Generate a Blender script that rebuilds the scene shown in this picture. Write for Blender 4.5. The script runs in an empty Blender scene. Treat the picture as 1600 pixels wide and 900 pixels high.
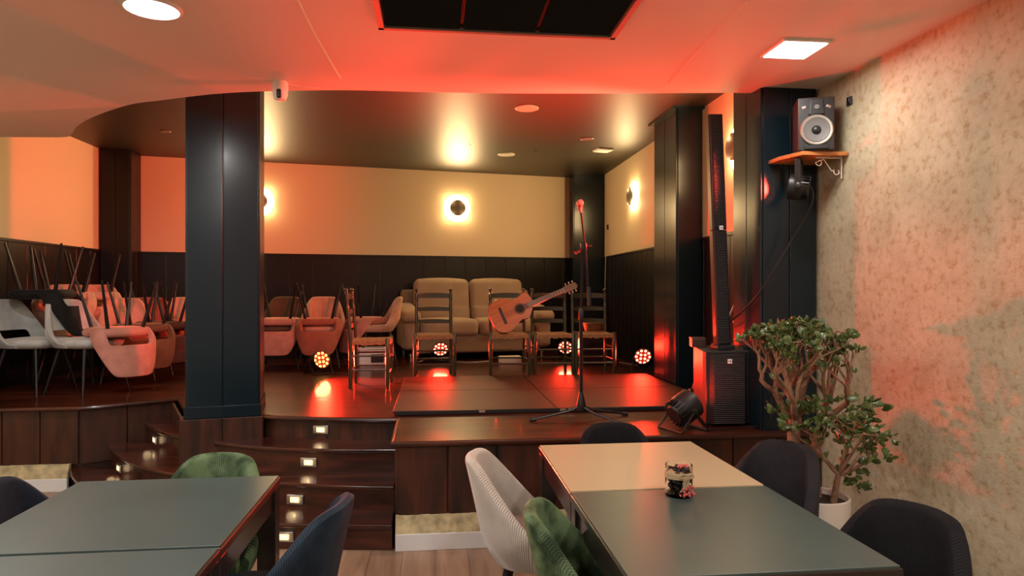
import bpy, bmesh, math, random
from mathutils import Vector, Matrix, Euler
random.seed(7)
PI = math.pi
R = math.radians
S = bpy.context.scene
COL = S.collection

# ------------------------------------------------------------------ camera
HC = 1.55                      # camera height
FPX = 1060.0                   # focal length in pixels of a 1600 wide frame
TH = math.atan(120 / FPX)      # heading, clockwise from +Y
cam_d = bpy.data.cameras.new('camera')
cam = bpy.data.objects.new('camera', cam_d)
COL.objects.link(cam)
cam.location = (0, 0, HC)
cam.rotation_euler = (PI / 2, 0, -TH)
cam_d.sensor_width = 36
cam_d.lens = 36 * FPX / 1600
cam_d.shift_y = 3.5 / 1600
cam_d.clip_start = 0.05
S.camera = cam

# ------------------------------------------------------------------ world, exposure, general light
S.view_settings.view_transform = 'Standard'
S.view_settings.look = 'None'
S.view_settings.gamma = 1
S.view_settings.use_curve_mapping = False
S.view_settings.exposure = 0.15
w = bpy.data.worlds.new('world'); S.world = w; w.use_nodes = True
w.node_tree.nodes['Background'].inputs[0].default_value = (0.02, 0.02, 0.022, 1)
w.node_tree.nodes['Background'].inputs[1].default_value = 1.0

POW_LAMP = 24.0        # each ceiling lamp
POW_SCONCE = 21.0
POW_PAR = 265.0
POW_HANG = 1150.0
RED = (1.0, 0.024, 0.010)
WARM = (1.0, 0.66, 0.30)

def light(name, kind, loc, power, color=(1, 1, 1), direction=None, size=.2, spot=60, blend=.3, shape='DISK', sy=None):
    l = bpy.data.lights.new(name, kind)
    l.energy = power; l.color = color
    if kind == 'AREA':
        l.shape = shape; l.size = size
        if sy: l.size_y = sy
    elif kind == 'SPOT':
        l.spot_size = R(spot); l.spot_blend = blend; l.shadow_soft_size = size
    else:
        l.shadow_soft_size = size
    o = bpy.data.objects.new(name, l); COL.objects.link(o); o.location = loc
    if direction is not None:
        o.rotation_euler = Vector(direction).to_track_quat('-Z', 'Y').to_euler()
    return o

# ------------------------------------------------------------------ measuring
SN, CN = math.sin(TH), math.cos(TH)
def at(u, v, z=None, d=None):
    """world point seen at photo position u,v, at a height z or at depth d"""
    b = (453.5 - v) / FPX
    a = (u - 800) / FPX
    if d is None: d = (z - HC) / b
    return Vector((d * (SN + a * CN), d * (CN - a * SN), HC + d * b))

# ------------------------------------------------------------------ materials
def newmat(name):
    m = bpy.data.materials.new(name); m.use_nodes = True
    nt = m.node_tree
    return m, nt, nt.nodes['Principled BSDF']

def mat(name, col, rough=.5, metal=0, spec=None, coat=0, coat_r=.1, sheen=0, bump=None, var=None, emit=None, estr=0, trans=0, sheen_tint=None):
    """bump=(scale, strength), var=(scale, amount) noise variation of the colour"""
    m, nt, p = newmat(name)
    p.inputs['Base Color'].default_value = (*col, 1)
    p.inputs['Roughness'].default_value = rough
    p.inputs['Metallic'].default_value = metal
    if spec is not None: p.inputs['Specular IOR Level'].default_value = spec
    if coat: p.inputs['Coat Weight'].default_value = coat; p.inputs['Coat Roughness'].default_value = coat_r
    if sheen:
        p.inputs['Sheen Weight'].default_value = sheen; p.inputs['Sheen Roughness'].default_value = .4
        p.inputs['Sheen Tint'].default_value = (*(sheen_tint or [min(1, c * 2 + .1) for c in col]), 1)
    if trans: p.inputs['Transmission Weight'].default_value = trans
    if emit: p.inputs['Emission Color'].default_value = (*emit, 1); p.inputs['Emission Strength'].default_value = estr
    tc = nt.nodes.new('ShaderNodeTexCoord')
    if var:
        n = nt.nodes.new('ShaderNodeTexNoise'); n.inputs['Scale'].default_value = var[0]; n.inputs['Detail'].default_value = 5
        nt.links.new(tc.outputs['Object'], n.inputs['Vector'])
        r = nt.nodes.new('ShaderNodeValToRGB')
        a = var[1]
        r.color_ramp.elements[0].position = .3; r.color_ramp.elements[1].position = .7
        r.color_ramp.elements[0].color = (*[c * (1 - a) for c in col], 1)
        r.color_ramp.elements[1].color = (*[min(1, c * (1 + a)) for c in col], 1)
        nt.links.new(n.outputs['Fac'], r.inputs['Fac']); nt.links.new(r.outputs['Color'], p.inputs['Base Color'])
    if bump:
        n = nt.nodes.new('ShaderNodeTexNoise'); n.inputs['Scale'].default_value = bump[0]; n.inputs['Detail'].default_value = 4
        nt.links.new(tc.outputs['Object'], n.inputs['Vector'])
        b = nt.nodes.new('ShaderNodeBump'); b.inputs['Strength'].default_value = bump[1]; b.inputs['Distance'].default_value = .004
        nt.links.new(n.outputs['Fac'], b.inputs['Height']); nt.links.new(b.outputs['Normal'], p.inputs['Normal'])
    return m

def wood(name, dark, light_, rough=.3, coat=0, axis='X', scale=1.0, planks=None, coat_r=.08, streak=14, bumpy=.15):
    """wood grain stretched along an axis; planks=(width, axis across, gap colour)"""
    m, nt, p = newmat(name)
    tc = nt.nodes.new('ShaderNodeTexCoord'); mp = nt.nodes.new('ShaderNodeMapping')
    s = {'X': (.9, streak, streak), 'Y': (streak, .9, streak), 'Z': (streak, streak, .9)}[axis]
    mp.inputs['Scale'].default_value = [q * scale for q in s]
    nt.links.new(tc.outputs['Object'], mp.inputs['Vector'])
    n = nt.nodes.new('ShaderNodeTexNoise'); n.inputs['Scale'].default_value = 1.6; n.inputs['Detail'].default_value = 8; n.inputs['Distortion'].default_value = .6
    nt.links.new(mp.outputs[0], n.inputs['Vector'])
    r = nt.nodes.new('ShaderNodeValToRGB')
    r.color_ramp.elements[0].position = .32; r.color_ramp.elements[1].position = .72
    r.color_ramp.elements[0].color = (*dark, 1); r.color_ramp.elements[1].color = (*light_, 1)
    nt.links.new(n.outputs['Fac'], r.inputs['Fac'])
    colout = r.outputs['Color']
    if planks:
        wd, ax, gap = planks
        br = nt.nodes.new('ShaderNodeTexBrick')
        br.inputs['Scale'].default_value = 1
        br.inputs['Brick Width'].default_value = 1.15; br.inputs['Row Height'].default_value = wd
        br.inputs['Mortar Size'].default_value = .0022; br.inputs['Mortar Smooth'].default_value = .2
        br.inputs['Color1'].default_value = (.75, .75, .75, 1); br.inputs['Color2'].default_value = (1.15, 1.1, 1.05, 1)
        br.inputs['Mortar'].default_value = (gap, gap, gap, 1)
        mp2 = nt.nodes.new('ShaderNodeMapping')
        if ax == 'X': mp2.inputs['Rotation'].default_value = (0, 0, PI / 2)
        nt.links.new(tc.outputs['Object'], mp2.inputs['Vector']); nt.links.new(mp2.outputs[0], br.inputs['Vector'])
        mx = nt.nodes.new('ShaderNodeMix'); mx.data_type = 'RGBA'; mx.blend_type = 'MULTIPLY'; mx.inputs[0].default_value = 1
        nt.links.new(colout, mx.inputs[6]); nt.links.new(br.outputs['Color'], mx.inputs[7])
        colout = mx.outputs[2]
    nt.links.new(colout, p.inputs['Base Color'])
    p.inputs['Roughness'].default_value = rough
    if coat: p.inputs['Coat Weight'].default_value = coat; p.inputs['Coat Roughness'].default_value = coat_r
    b = nt.nodes.new('ShaderNodeBump'); b.inputs['Strength'].default_value = bumpy; b.inputs['Distance'].default_value = .002
    nt.links.new(n.outputs['Fac'], b.inputs['Height']); nt.links.new(b.outputs['Normal'], p.inputs['Normal'])
    if coat: nt.links.new(b.outputs['Normal'], p.inputs['Coat Normal'])
    return m

def corduroy(name, col, pitch=.0065, nap=.25, rough=.85, hi=None):
    """ribbed velvet; ribs follow the UV u direction in metres"""
    m, nt, p = newmat(name)
    uv = nt.nodes.new('ShaderNodeUVMap'); uv.uv_map = 'UV'
    sx = nt.nodes.new('ShaderNodeSeparateXYZ'); nt.links.new(uv.outputs[0], sx.inputs[0])
    mu = nt.nodes.new('ShaderNodeMath'); mu.operation = 'MULTIPLY'; mu.inputs[1].default_value = 2 * PI / pitch
    nt.links.new(sx.outputs[0], mu.inputs[0])
    si = nt.nodes.new('ShaderNodeMath'); si.operation = 'SINE'; nt.links.new(mu.outputs[0], si.inputs[0])
    ma = nt.nodes.new('ShaderNodeMapRange'); ma.inputs[1].default_value = -1; ma.inputs[2].default_value = .6
    nt.links.new(si.outputs[0], ma.inputs[0])
    tc = nt.nodes.new('ShaderNodeTexCoord')
    n = nt.nodes.new('ShaderNodeTexNoise'); n.inputs['Scale'].default_value = 9; n.inputs['Detail'].default_value = 5
    nt.links.new(tc.outputs['Object'], n.inputs['Vector'])
    r = nt.nodes.new('ShaderNodeValToRGB')
    r.color_ramp.elements[0].position = .4; r.color_ramp.elements[1].position = .62
    r.color_ramp.elements[0].color = (*[c * (1 - nap) for c in col], 1)
    r.color_ramp.elements[1].color = (*(hi or [min(1, c * (1 + nap)) for c in col]), 1)
    nt.links.new(n.outputs['Fac'], r.inputs['Fac'])
    mx = nt.nodes.new('ShaderNodeMix'); mx.data_type = 'RGBA'; mx.blend_type = 'MULTIPLY'; mx.inputs[0].default_value = .55
    cr = nt.nodes.new('ShaderNodeCombineColor')
    for i in range(3): nt.links.new(ma.outputs[0], cr.inputs[i])
    nt.links.new(r.outputs['Color'], mx.inputs[6]); nt.links.new(cr.outputs[0], mx.inputs[7])
    nt.links.new(mx.outputs[2], p.inputs['Base Color'])
    p.inputs['Roughness'].default_value = rough
    p.inputs['Specular IOR Level'].default_value = .2
    p.inputs['Sheen Weight'].default_value = .6; p.inputs['Sheen Roughness'].default_value = .35
    p.inputs['Sheen Tint'].default_value = (*[min(1, c * 1.8 + .03) for c in col], 1)
    b = nt.nodes.new('ShaderNodeBump'); b.inputs['Strength'].default_value = .7; b.inputs['Distance'].default_value = .0018
    nt.links.new(ma.outputs[0], b.inputs['Height']); nt.links.new(b.outputs['Normal'], p.inputs['Normal'])
    return m

def velvet(name, col, amt=.22):
    return mat(name, col, .8, spec=.2, sheen=.7, bump=(60, .15), var=(7, amt))

def stucco(name):
    m, nt, p = newmat(name)
    tc = nt.nodes.new('ShaderNodeTexCoord')
    def noise(sc, det=6, dist=0.0):
        n = nt.nodes.new('ShaderNodeTexNoise'); n.inputs['Scale'].default_value = sc; n.inputs['Detail'].default_value = det
        n.inputs['Distortion'].default_value = dist; nt.links.new(tc.outputs['Object'], n.inputs['Vector']); return n
    n1, n2, n3 = noise(30, 12, .2), noise(3.2, 5, .5), noise(90, 4)
    r1 = nt.nodes.new('ShaderNodeValToRGB')
    e = r1.color_ramp.elements
    e[0].position = .30; e[0].color = (.40, .31, .17, 1)
    e[1].position = .46; e[1].color = (.50, .445, .31, 1)
    e2 = e.new(.75); e2.color = (.56, .515, .385, 1)
    nt.links.new(n1.outputs['Fac'], r1.inputs['Fac'])
    r2 = nt.nodes.new('ShaderNodeValToRGB')
    r2.color_ramp.elements[0].position = .3; r2.color_ramp.elements[0].color = (.78, .76, .70, 1)
    r2.color_ramp.elements[1].position = .7; r2.color_ramp.elements[1].color = (1.05, 1.03, 1.0, 1)
    nt.links.new(n2.outputs['Fac'], r2.inputs['Fac'])
    mx = nt.nodes.new('ShaderNodeMix'); mx.data_type = 'RGBA'; mx.blend_type = 'MULTIPLY'; mx.inputs[0].default_value = 1
    nt.links.new(r1.outputs['Color'], mx.inputs[6]); nt.links.new(r2.outputs['Color'], mx.inputs[7])
    nt.links.new(mx.outputs[2], p.inputs['Base Color'])
    p.inputs['Roughness'].default_value = .8
    ad = nt.nodes.new('ShaderNodeMath'); ad.operation = 'ADD'
    nt.links.new(n1.outputs['Fac'], ad.inputs[0]); nt.links.new(n3.outputs['Fac'], ad.inputs[1])
    b = nt.nodes.new('ShaderNodeBump'); b.inputs['Strength'].default_value = .35; b.inputs['Distance'].default_value = .006
    nt.links.new(ad.outputs[0], b.inputs['Height']); nt.links.new(b.outputs['Normal'], p.inputs['Normal'])
    return m

M = {}
M['cream'] = mat('cream_paint', (.82, .67, .45), .7, bump=(120, .08))
M['ceil'] = mat('white_ceiling_paint', (.74, .68, .60), .8, bump=(60, .05))
M['ceil_edge'] = mat('cream_edge', (.75, .62, .40), .8)
M['navy'] = mat('navy_lacquer', (.005, .015, .022), .24, spec=.35, coat=.08, coat_r=.12, bump=(14, .05))
M['black_panel'] = mat('black_lacquer', (.008, .008, .009), .34, spec=.3, bump=(14, .05))
M['stage_ceiling'] = mat('dark_lacquered_ceiling', (.030, .024, .014), .48, coat=.22, coat_r=.46, bump=(5, .03))
M['deck'] = wood('stage_boards', (.030, .007, .004), (.115, .026, .010), .36, coat=.36, axis='X', planks=(.11, 'Y', .35), coat_r=.055, streak=9, bumpy=.4)
M['deck'].node_tree.nodes['Principled BSDF'].inputs['Specular IOR Level'].default_value = .12
M['step'] = wood('step_wood', (.014, .004, .003), (.085, .019, .008), .30, coat=.35, axis='X', coat_r=.12, streak=9)
M['fascia'] = wood('fascia_wood', (.008, .003, .002), (.085, .021, .008), .46, coat=.12, axis='Z', coat_r=.2, streak=7)
M['laminate'] = wood('laminate_floor', (.20, .125, .078), (.34, .225, .15), .42, axis='Y', planks=(.19, 'X', .45), streak=10)
M['stucco'] = stucco('mottled_stucco')
M['white_base'] = mat('white_skirting', (.72, .74, .74), .5)
M['cork'] = mat('rough_stone', (.42, .36, .20), .9, bump=(40, .8), var=(18, .35))
M['hall'] = mat('hall_wall', (.60, .52, .42), .8)
M['top_dark'] = mat('dark_laminate', (.048, .074, .066), .38, spec=.5, var=(2.5, .12), bump=(220, .05))
M['top_beige'] = mat('beige_laminate', (.45, .345, .205), .45, var=(3, .03))
M['frame'] = mat('dark_table_frame', (.020, .014, .012), .28, coat=.3, coat_r=.15)
M['edge'] = mat('worn_table_edge', (.035, .013, .009), .4)
M['black'] = mat('black_plastic', (.014, .014, .015), .42)
M['stand'] = mat('matt_black_tube', (.012, .012, .012), .6, spec=.15)
M['blackm'] = mat('black_metal', (.016, .016, .017), .3, metal=.3)
M['grille'] = None
M['chrome'] = mat('chrome', (.75, .74, .72), .2, metal=1)
M['steel'] = mat('brushed_steel', (.55, .53, .48), .35, metal=1)
M['white'] = mat('white_plastic', (.8, .8, .78), .4)
M['offwhite'] = mat('off_white_plastic', (.78, .72, .62), .5)
M['red_tint'] = mat('grille_frame', (.22, .15, .13), .5)  # red light falling on the grille frame is put into this colour
M['lamp'] = mat('lamp_diffuser', (.9, .9, .9), .5, emit=(1, .97, .92), estr=7)
M['step_lamp'] = mat('step_lamp_glass', (.9, .8, .6), .4, emit=(1, .74, .42), estr=.7)
M['step_bulb'] = mat('step_lamp_bulb', (.9, .8, .6), .4, emit=(1, .6, .25), estr=9)
M['halo'] = mat('sconce_wall_halo', (.9, .8, .6), .5, emit=(1, .78, .42), estr=6)
M['disc'] = mat('sconce_cover', (.10, .075, .05), .6)
M['led_y'] = mat('red_led_glow_yellow', (.5, .1, .05), .4, emit=(1, .50, .10), estr=3.4)
M['led_p'] = mat('red_led_glow_pale', (.5, .1, .05), .4, emit=(1, .50, .30), estr=2.3)
M['led_face'] = mat('led_face', (.20, .02, .015), .4, emit=(1, .02, .01), estr=.45)
M['green_paint'] = mat('dark_green_paint', (.040, .046, .022), .3, coat=.3, coat_r=.15)
M['rush'] = mat('rush_weave', (.34, .17, .075), .8, bump=(90, .9), var=(60, .35))
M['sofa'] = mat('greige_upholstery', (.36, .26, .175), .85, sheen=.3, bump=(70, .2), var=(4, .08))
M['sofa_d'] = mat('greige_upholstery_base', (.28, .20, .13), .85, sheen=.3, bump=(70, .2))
M['guitar_top'] = wood('orange_spruce', (.52, .12, .018), (.74, .20, .035), .25, coat=.5, axis='X', streak=30, bumpy=.03)
M['guitar_side'] = wood('guitar_side_wood', (.05, .012, .006), (.12, .03, .014), .25, coat=.5, axis='X')
M['neck'] = wood('neck_wood', (.12, .045, .022), (.24, .09, .045), .35, axis='X')
M['ebony'] = mat('ebony', (.012, .009, .008), .35)
M['dance'] = mat('brown_dance_floor', (.060, .031, .020), .52, spec=.14, var=(2.2, .22), bump=(130, .15))
M['dance_edge'] = mat('dance_floor_edge', (.012, .010, .010), .4)
M['shelf'] = wood('orange_shelf_wood', (.40, .13, .035), (.62, .24, .07), .4, axis='X')
M['bark'] = mat('jade_bark', (.27, .145, .085), .8, bump=(45, .9), var=(25, .3))
M['leaf'] = mat('jade_leaf', (.085, .128, .036), .32, spec=.6, var=(25, .4))
M['soil'] = mat('soil', (.03, .02, .014), .95, bump=(60, 1), var=(30, .4))
M['pot'] = mat('white_glazed_pot', (.80, .74, .66), .3)
M['wicker'] = mat('wicker', (.30, .17, .08), .8, bump=(60, 1), var=(50, .4))
M['cone'] = mat('grey_cone', (.14, .135, .13), .55)
M['wood_dk'] = wood('speaker_cabinet', (.035, .014, .011), (.075, .028, .02), .35, axis='Z')
M['rope'] = mat('twine', (.42, .32, .18), .9, bump=(90, .6))
M['sprig'] = mat('dried_pink', (.55, .10, .09), .8, var=(60, .4))
M['berry'] = mat('dark_berries', (.012, .013, .02), .12)
M['glass'] = mat('clear_glass', (1, 1, 1), .02, trans=1)
M['glass'].node_tree.nodes['Principled BSDF'].inputs['IOR'].default_value = 1.12
M['cable_w'] = mat('white_cable', (.6, .58, .55), .5)
# perforated speaker mesh
def grille_mat():
    m, nt, p = newmat('speaker_grille')
    tc = nt.nodes.new('ShaderNodeTexCoord'); sp = nt.nodes.new('ShaderNodeSeparateXYZ')
    nt.links.new(tc.outputs['Object'], sp.inputs[0])
    mu = nt.nodes.new('ShaderNodeMath'); mu.operation = 'MULTIPLY'; mu.inputs[1].default_value = 2 * PI / .0125
    nt.links.new(sp.outputs[2], mu.inputs[0])
    si = nt.nodes.new('ShaderNodeMath'); si.operation = 'SINE'; nt.links.new(mu.outputs[0], si.inputs[0])
    r = nt.nodes.new('ShaderNodeValToRGB'); nt.links.new(si.outputs[0], r.inputs['Fac'])
    r.color_ramp.elements[0].color = (.022, .022, .023, 1); r.color_ramp.elements[0].position = .1
    r.color_ramp.elements[1].color = (.007, .007, .007, 1); r.color_ramp.elements[1].position = .5
    nt.links.new(r.outputs['Color'], p.inputs['Base Color'])
    b = nt.nodes.new('ShaderNodeBump'); b.inputs['Strength'].default_value = .8; b.inputs['Distance'].default_value = .003; b.invert = True
    nt.links.new(si.outputs[0], b.inputs['Height']); nt.links.new(b.outputs['Normal'], p.inputs['Normal'])
    p.inputs['Roughness'].default_value = .45
    return m
M['grille'] = grille_mat()

# ------------------------------------------------------------------ mesh helpers
def B(): return bmesh.new()

def box(bm, c, s, rot=None, bev=0, seg=3):
    r = bmesh.ops.create_cube(bm, size=1)
    vs = r['verts']
    bmesh.ops.scale(bm, vec=s, verts=vs)
    if bev:
        es = list({e for v in vs for e in v.link_edges})
        g = bmesh.ops.bevel(bm, geom=es, offset=bev, segments=seg, affect='EDGES', profile=.5)
        vs = list({v for f in g['faces'] for v in f.verts} | {v for v in vs if v.is_valid})
    if rot is not None:
        m = rot if isinstance(rot, Matrix) else Euler(rot).to_matrix()
        bmesh.ops.rotate(bm, cent=(0, 0, 0), matrix=m, verts=vs)
    bmesh.ops.translate(bm, vec=c, verts=vs)
    return vs

def prism(bm, pts, z0, z1):
    lo = [bm.verts.new((p[0], p[1], z0)) for p in pts]
    hi = [bm.verts.new((p[0], p[1], z1)) for p in pts]
    n = len(pts)
    bm.faces.new(lo[::-1]); bm.faces.new(hi)
    for i in range(n):
        bm.faces.new((lo[i], lo[(i + 1) % n], hi[(i + 1) % n], hi[i]))
    return lo + hi

def tube(bm, pts, rad, seg=10, cap=True):
    pts = [Vector(p) for p in pts]
    n = len(pts)
    rs = rad if isinstance(rad, (list, tuple)) else [rad] * n
    t0 = (pts[1] - pts[0]).normalized()
    up = Vector((0, 0, 1)) if abs(t0.z) < .9 else Vector((1, 0, 0))
    nx = t0.cross(up).normalized()
    rings = []
    for i in range(n):
        if i == 0: t = pts[1] - pts[0]
        elif i == n - 1: t = pts[-1] - pts[-2]
        else: t = (pts[i + 1] - pts[i]).normalized() + (pts[i] - pts[i - 1]).normalized()
        t.normalize()
        nx = (nx - t * nx.dot(t)).normalized()
        ny = t.cross(nx)
        rings.append([bm.verts.new(pts[i] + (nx * math.cos(2 * PI * k / seg) + ny * math.sin(2 * PI * k / seg)) * rs[i]) for k in range(seg)])
    for a, b in zip(rings, rings[1:]):
        for k in range(seg):
            bm.faces.new((a[k], a[(k + 1) % seg], b[(k + 1) % seg], b[k]))
    if cap:
        bm.faces.new(rings[0][::-1]); bm.faces.new(rings[-1])
    return rings

def lathe(bm, prof, c=(0, 0, 0), seg=24, mtx=None, cap=True):
    """prof: (radius, height) from bottom to top about z; mtx maps local to final"""
    rings = []
    vs = []
    for r, h in prof:
        if r < 1e-6:
            v = bm.verts.new((0, 0, h)); rings.append([v]); vs.append(v)
        else:
            ring = [bm.verts.new((r * math.cos(2 * PI * k / seg), r * math.sin(2 * PI * k / seg), h)) for k in range(seg)]
            rings.append(ring); vs += ring
    for a, b in zip(rings, rings[1:]):
        if len(a) == 1 and len(b) == 1: continue
        if len(a) == 1:
            for k in range(seg): bm.faces.new((a[0], b[(k + 1) % seg], b[k]))
        elif len(b) == 1:
            for k in range(seg): bm.faces.new((a[k], a[(k + 1) % seg], b[0]))
        else:
            for k in range(seg): bm.faces.new((a[k], a[(k + 1) % seg], b[(k + 1) % seg], b[k]))
    if cap and len(rings[0]) > 1: bm.faces.new(rings[0][::-1])
    if cap and len(rings[-1]) > 1: bm.faces.new(rings[-1])
    if mtx is not None:
        for v in vs: v.co = mtx @ v.co
    for v in vs: v.co += Vector(c)
    return vs

def aim(direction, roll_up=(0, 0, 1)):
    """3x3 matrix turning local +z onto direction"""
    return Vector(direction).normalized().to_track_quat('Z', 'Y').to_matrix()

def spline(pts, n=8, closed=False):
    pts = [Vector(p) for p in pts]
    out = []
    N = len(pts)
    rng = N if closed else N - 1
    for i in range(rng):
        if closed: p0, p1, p2, p3 = pts[(i - 1) % N], pts[i], pts[(i + 1) % N], pts[(i + 2) % N]
        else: p0, p1, p2, p3 = pts[max(i - 1, 0)], pts[i], pts[i + 1], pts[min(i + 2, N - 1)]
        for k in range(n):
            t = k / n
            out.append(.5 * ((2 * p1) + (p2 - p0) * t + (2 * p0 - 5 * p1 + 4 * p2 - p3) * t * t + (3 * p1 - p0 - 3 * p2 + p3) * t ** 3))
    if not closed: out.append(pts[-1])
    return out

def obj(name, bm, m, parent=None, smooth=False, bevel=0, sub=0, ang=40):
    bmesh.ops.recalc_face_normals(bm, faces=bm.faces)
    me = bpy.data.meshes.new(name)
    bm.to_mesh(me); bm.free()
    me.materials.append(m)
    if smooth:
        me.shade_smooth() if hasattr(me, 'shade_smooth') else None
        for p in me.polygons: p.use_smooth = True
        if not sub and hasattr(me, 'set_sharp_from_angle'): me.set_sharp_from_angle(angle=R(ang))
    o = bpy.data.objects.new(name, me); COL.objects.link(o)
    if parent is not None: o.parent = parent
    if bevel:
        b = o.modifiers.new('bevel', 'BEVEL'); b.width = bevel; b.segments = 2; b.limit_method = 'ANGLE'; b.angle_limit = R(35)
    if sub:
        s = o.modifiers.new('sub', 'SUBSURF'); s.levels = sub; s.render_levels = sub
    return o

def tag(o, label, cat, group=None, kind=None):
    o['label'] = label; o['category'] = cat
    if group: o['group'] = group
    if kind: o['kind'] = kind
    return o

def thing(name, label, cat, loc=(0, 0, 0), rz=0, group=None, rot=None):
    o = bpy.data.objects.new(name, None); COL.objects.link(o)
    o.empty_display_size = .1
    o.location = loc; o.rotation_euler = rot if rot else (0, 0, rz)
    return tag(o, label, cat, group)

def struct(name, bm, m, parent=None, **k):
    o = obj(name, bm, m, parent, **k)
    if parent is None: o['kind'] = 'structure'
    return o

def dup(root, label, loc, rz=0, rot=None, group=None, mats=None, scale=None):
    r = root.copy(); COL.objects.link(r); r.location = loc
    r.rotation_euler = rot if rot else (0, 0, rz)
    if scale: r.scale = scale
    r['label'] = label
    if group: r['group'] = group
    def rec(src, dst):
        for ch in src.children:
            c = ch.copy(); COL.objects.link(c); c.parent = dst
            if mats and c.type == 'MESH':
                base = ch.name.split('.')[0]
                if base in mats:
                    c.data = ch.data.copy(); c.data.materials[0] = mats[base]
            rec(ch, c)
    rec(root, r)
    return r

def boards(bm, p, q, z0, z1, width, th=.016, gap=.006, off=0.0):
    """vertical boards along the line p-q; outward side is to the right of p->q"""
    p, q = Vector(p[:2]), Vector(q[:2])
    L = (q - p).length; t = (q - p).normalized(); n = Vector((t.y, -t.x))
    k = max(1, round(L / width)); w_ = L / k
    for i in range(k):
        a = p + t * (i * w_ + gap / 2); b = p + t * ((i + 1) * w_ - gap / 2)
        ch = min(.004, gap)
        pts = [a - n * .002 + n * off, a + n * (th - ch + off), a + t * ch + n * (th + off), b - t * ch + n * (th + off), b + n * (th - ch + off), b - n * .002 + n * off]
        prism(bm, [(x.x, x.y) for x in pts], z0, z1)

# ================================================================== ROOM SHELL
ZC, ZS, ZST = 2.858, 3.24, .643       # main ceiling, stage ceiling, stage floor
XR, XL = 2.48, -3.98
YB = -3.2
def yback(x): return 9.25 + .179 * (x + 2.30)

bm = B(); box(bm, ((XL + XR) / 2, 3.6, -.05), (XR - XL + .4, 14.2, .1)); struct('floor', bm, M['laminate'])
bm = B(); box(bm, (XR + .08, 3.6, 1.65), (.16, 14.2, 3.4)); struct('wall_right', bm, M['stucco'])
bm = B(); box(bm, (XL - .08, 3.6, 1.65), (.16, 14.2, 3.4)); struct('wall_left', bm, M['cream'])
bm = B(); box(bm, ((XL + XR) / 2, YB - .08, 1.65), (XR - XL + .3, .16, 3.4)); struct('wall_front', bm, M['hall'])
bm = B(); prism(bm, [(XL - .1, yback(XL - .1)), (XR + .1, yback(XR + .1)), (XR + .1, 10.5), (XL - .1, 10.5)], -.1, 3.4); struct('wall_back', bm, M['cream'])
# painted side wall of the stage
bm = B(); box(bm, (XR - .008, (4.2 + 10.2) / 2, 2.0), (.016, 6.0, 2.7)); struct('wall_stage_right', bm, M['cream'])
bm = B(); box(bm, ((XL + XR) / 2, 3.6, ZS + .05), (XR - XL + .3, 14.2, .1)); struct('ceiling_stage', bm, M['stage_ceiling'])

# main ceiling with its curved edge over the stage
cpts = [at(u, v, ZC) for u, v in [(-60, 214), (60, 214.5), (104, 214), (113, 208), (119, 199), (133, 189), (160, 177), (205, 163), (250, 157), (293, 151.5), (340, 146.5), (405, 143), (540, 141), (670, 144), (800, 146), (960, 146), (1147, 145)]]
edge = [(p.x, p.y) for p in spline(cpts, 4)]
y0 = edge[0][1]
outl = [(XL, YB), (XR, YB), (XR, edge[-1][1]), *edge[::-1], (XL, y0)]
bm = B(); prism(bm, outl, ZC, ZS - .002)
struct('ceiling', bm, M['ceil'])
# plaster seams of the main ceiling
for n_, pts in enumerate([[(462, -6), (484, 40), (515, 95), (531, 122)], [(1170, 0), (1110, 60), (1045, 130)], [(395, 120), (440, 130), (520, 139)]]):
    bm = B()
    ps = spline([at(u, v, ZC) for u, v in pts], 5)
    tube(bm, [(p.x, p.y, ZC) for p in ps], .004 if n_ else .009, 6)
    struct('trim_%d' % (n_ + 1), bm, M['ceil'], smooth=True)

# wainscot
ZW = 2.01
bm = B()
boards(bm, (XL, yback(XL)), (XR, yback(XR)), ZST, ZW, .30)
for a, b in [((XL, yback(XL)), (XR, yback(XR)))]:
    t = (Vector(b) - Vector(a)).normalized(); n = Vector((t.y, -t.x))
    prism(bm, [(a[0], a[1]), (b[0], b[1]), (b[0] + n.x * .03, b[1] + n.y * .03), (a[0] + n.x * .03, a[1] + n.y * .03)], ZW, ZW + .025)
struct('trim_4', bm, M['black_panel'])
bm = B()
boards(bm, (XR - .016, 10.1), (XR - .016, 4.3), ZST, ZW, .19)
box(bm, (XR - .032, 7.2, ZW + .012), (.032, 5.8, .025))
struct('trim_5', bm, M['black_panel'])
bm = B()
boards(bm, (XL, 5.3), (XL, 8.95), ZST, ZW, .30)
box(bm, (XL + .015, 7.1, ZW + .012), (.03, 3.7, .025))
struct('trim_6', bm, M['black_panel'])

# pillars: faceted plan, tall lacquered boards on every visible face
def pillar(name, pts, z0, z1, bw, m=None, base=None, cap=None):
    m = m or M['navy']
    bm = B(); prism(bm, pts, z0, z1)
    n = len(pts)
    for i in range(n):
        a, b = pts[i], pts[(i + 1) % n]
        boards(bm, a, b, z0, z1, bw, .012, .005)
    o = struct(name, bm, m)
    if base:
        bm = B()
        cx = sum(p[0] for p in pts) / n; cy = sum(p[1] for p in pts) / n
        def grow(g): return [(cx + (p[0] - cx) * (1 + g), cy + (p[1] - cy) * (1 + g)) for p in pts]
        prism(bm, grow(.085), z0, z0 + base)
        c = obj('skirting', bm, m, o, bevel=.004)
    if cap:
        bm = B()
        prism(bm, cap, z1 - .02, z1); obj('cornice', bm, m, o)
    return o
P0, P2 = Vector((-1.735, 4.996)), Vector((-1.272, 5.085))
dd = (P2 - P0).normalized(); nn = Vector((-dd.y, dd.x))
pillar('wall_pillar_front_left', [tuple(P0 + nn * .012), tuple((P0 + P2) / 2 + nn * .003), tuple(P2 + nn * .012), tuple(P2 + nn * .60), tuple(P0 + nn * .60)], ZST, ZS, .26, base=.085)
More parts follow.
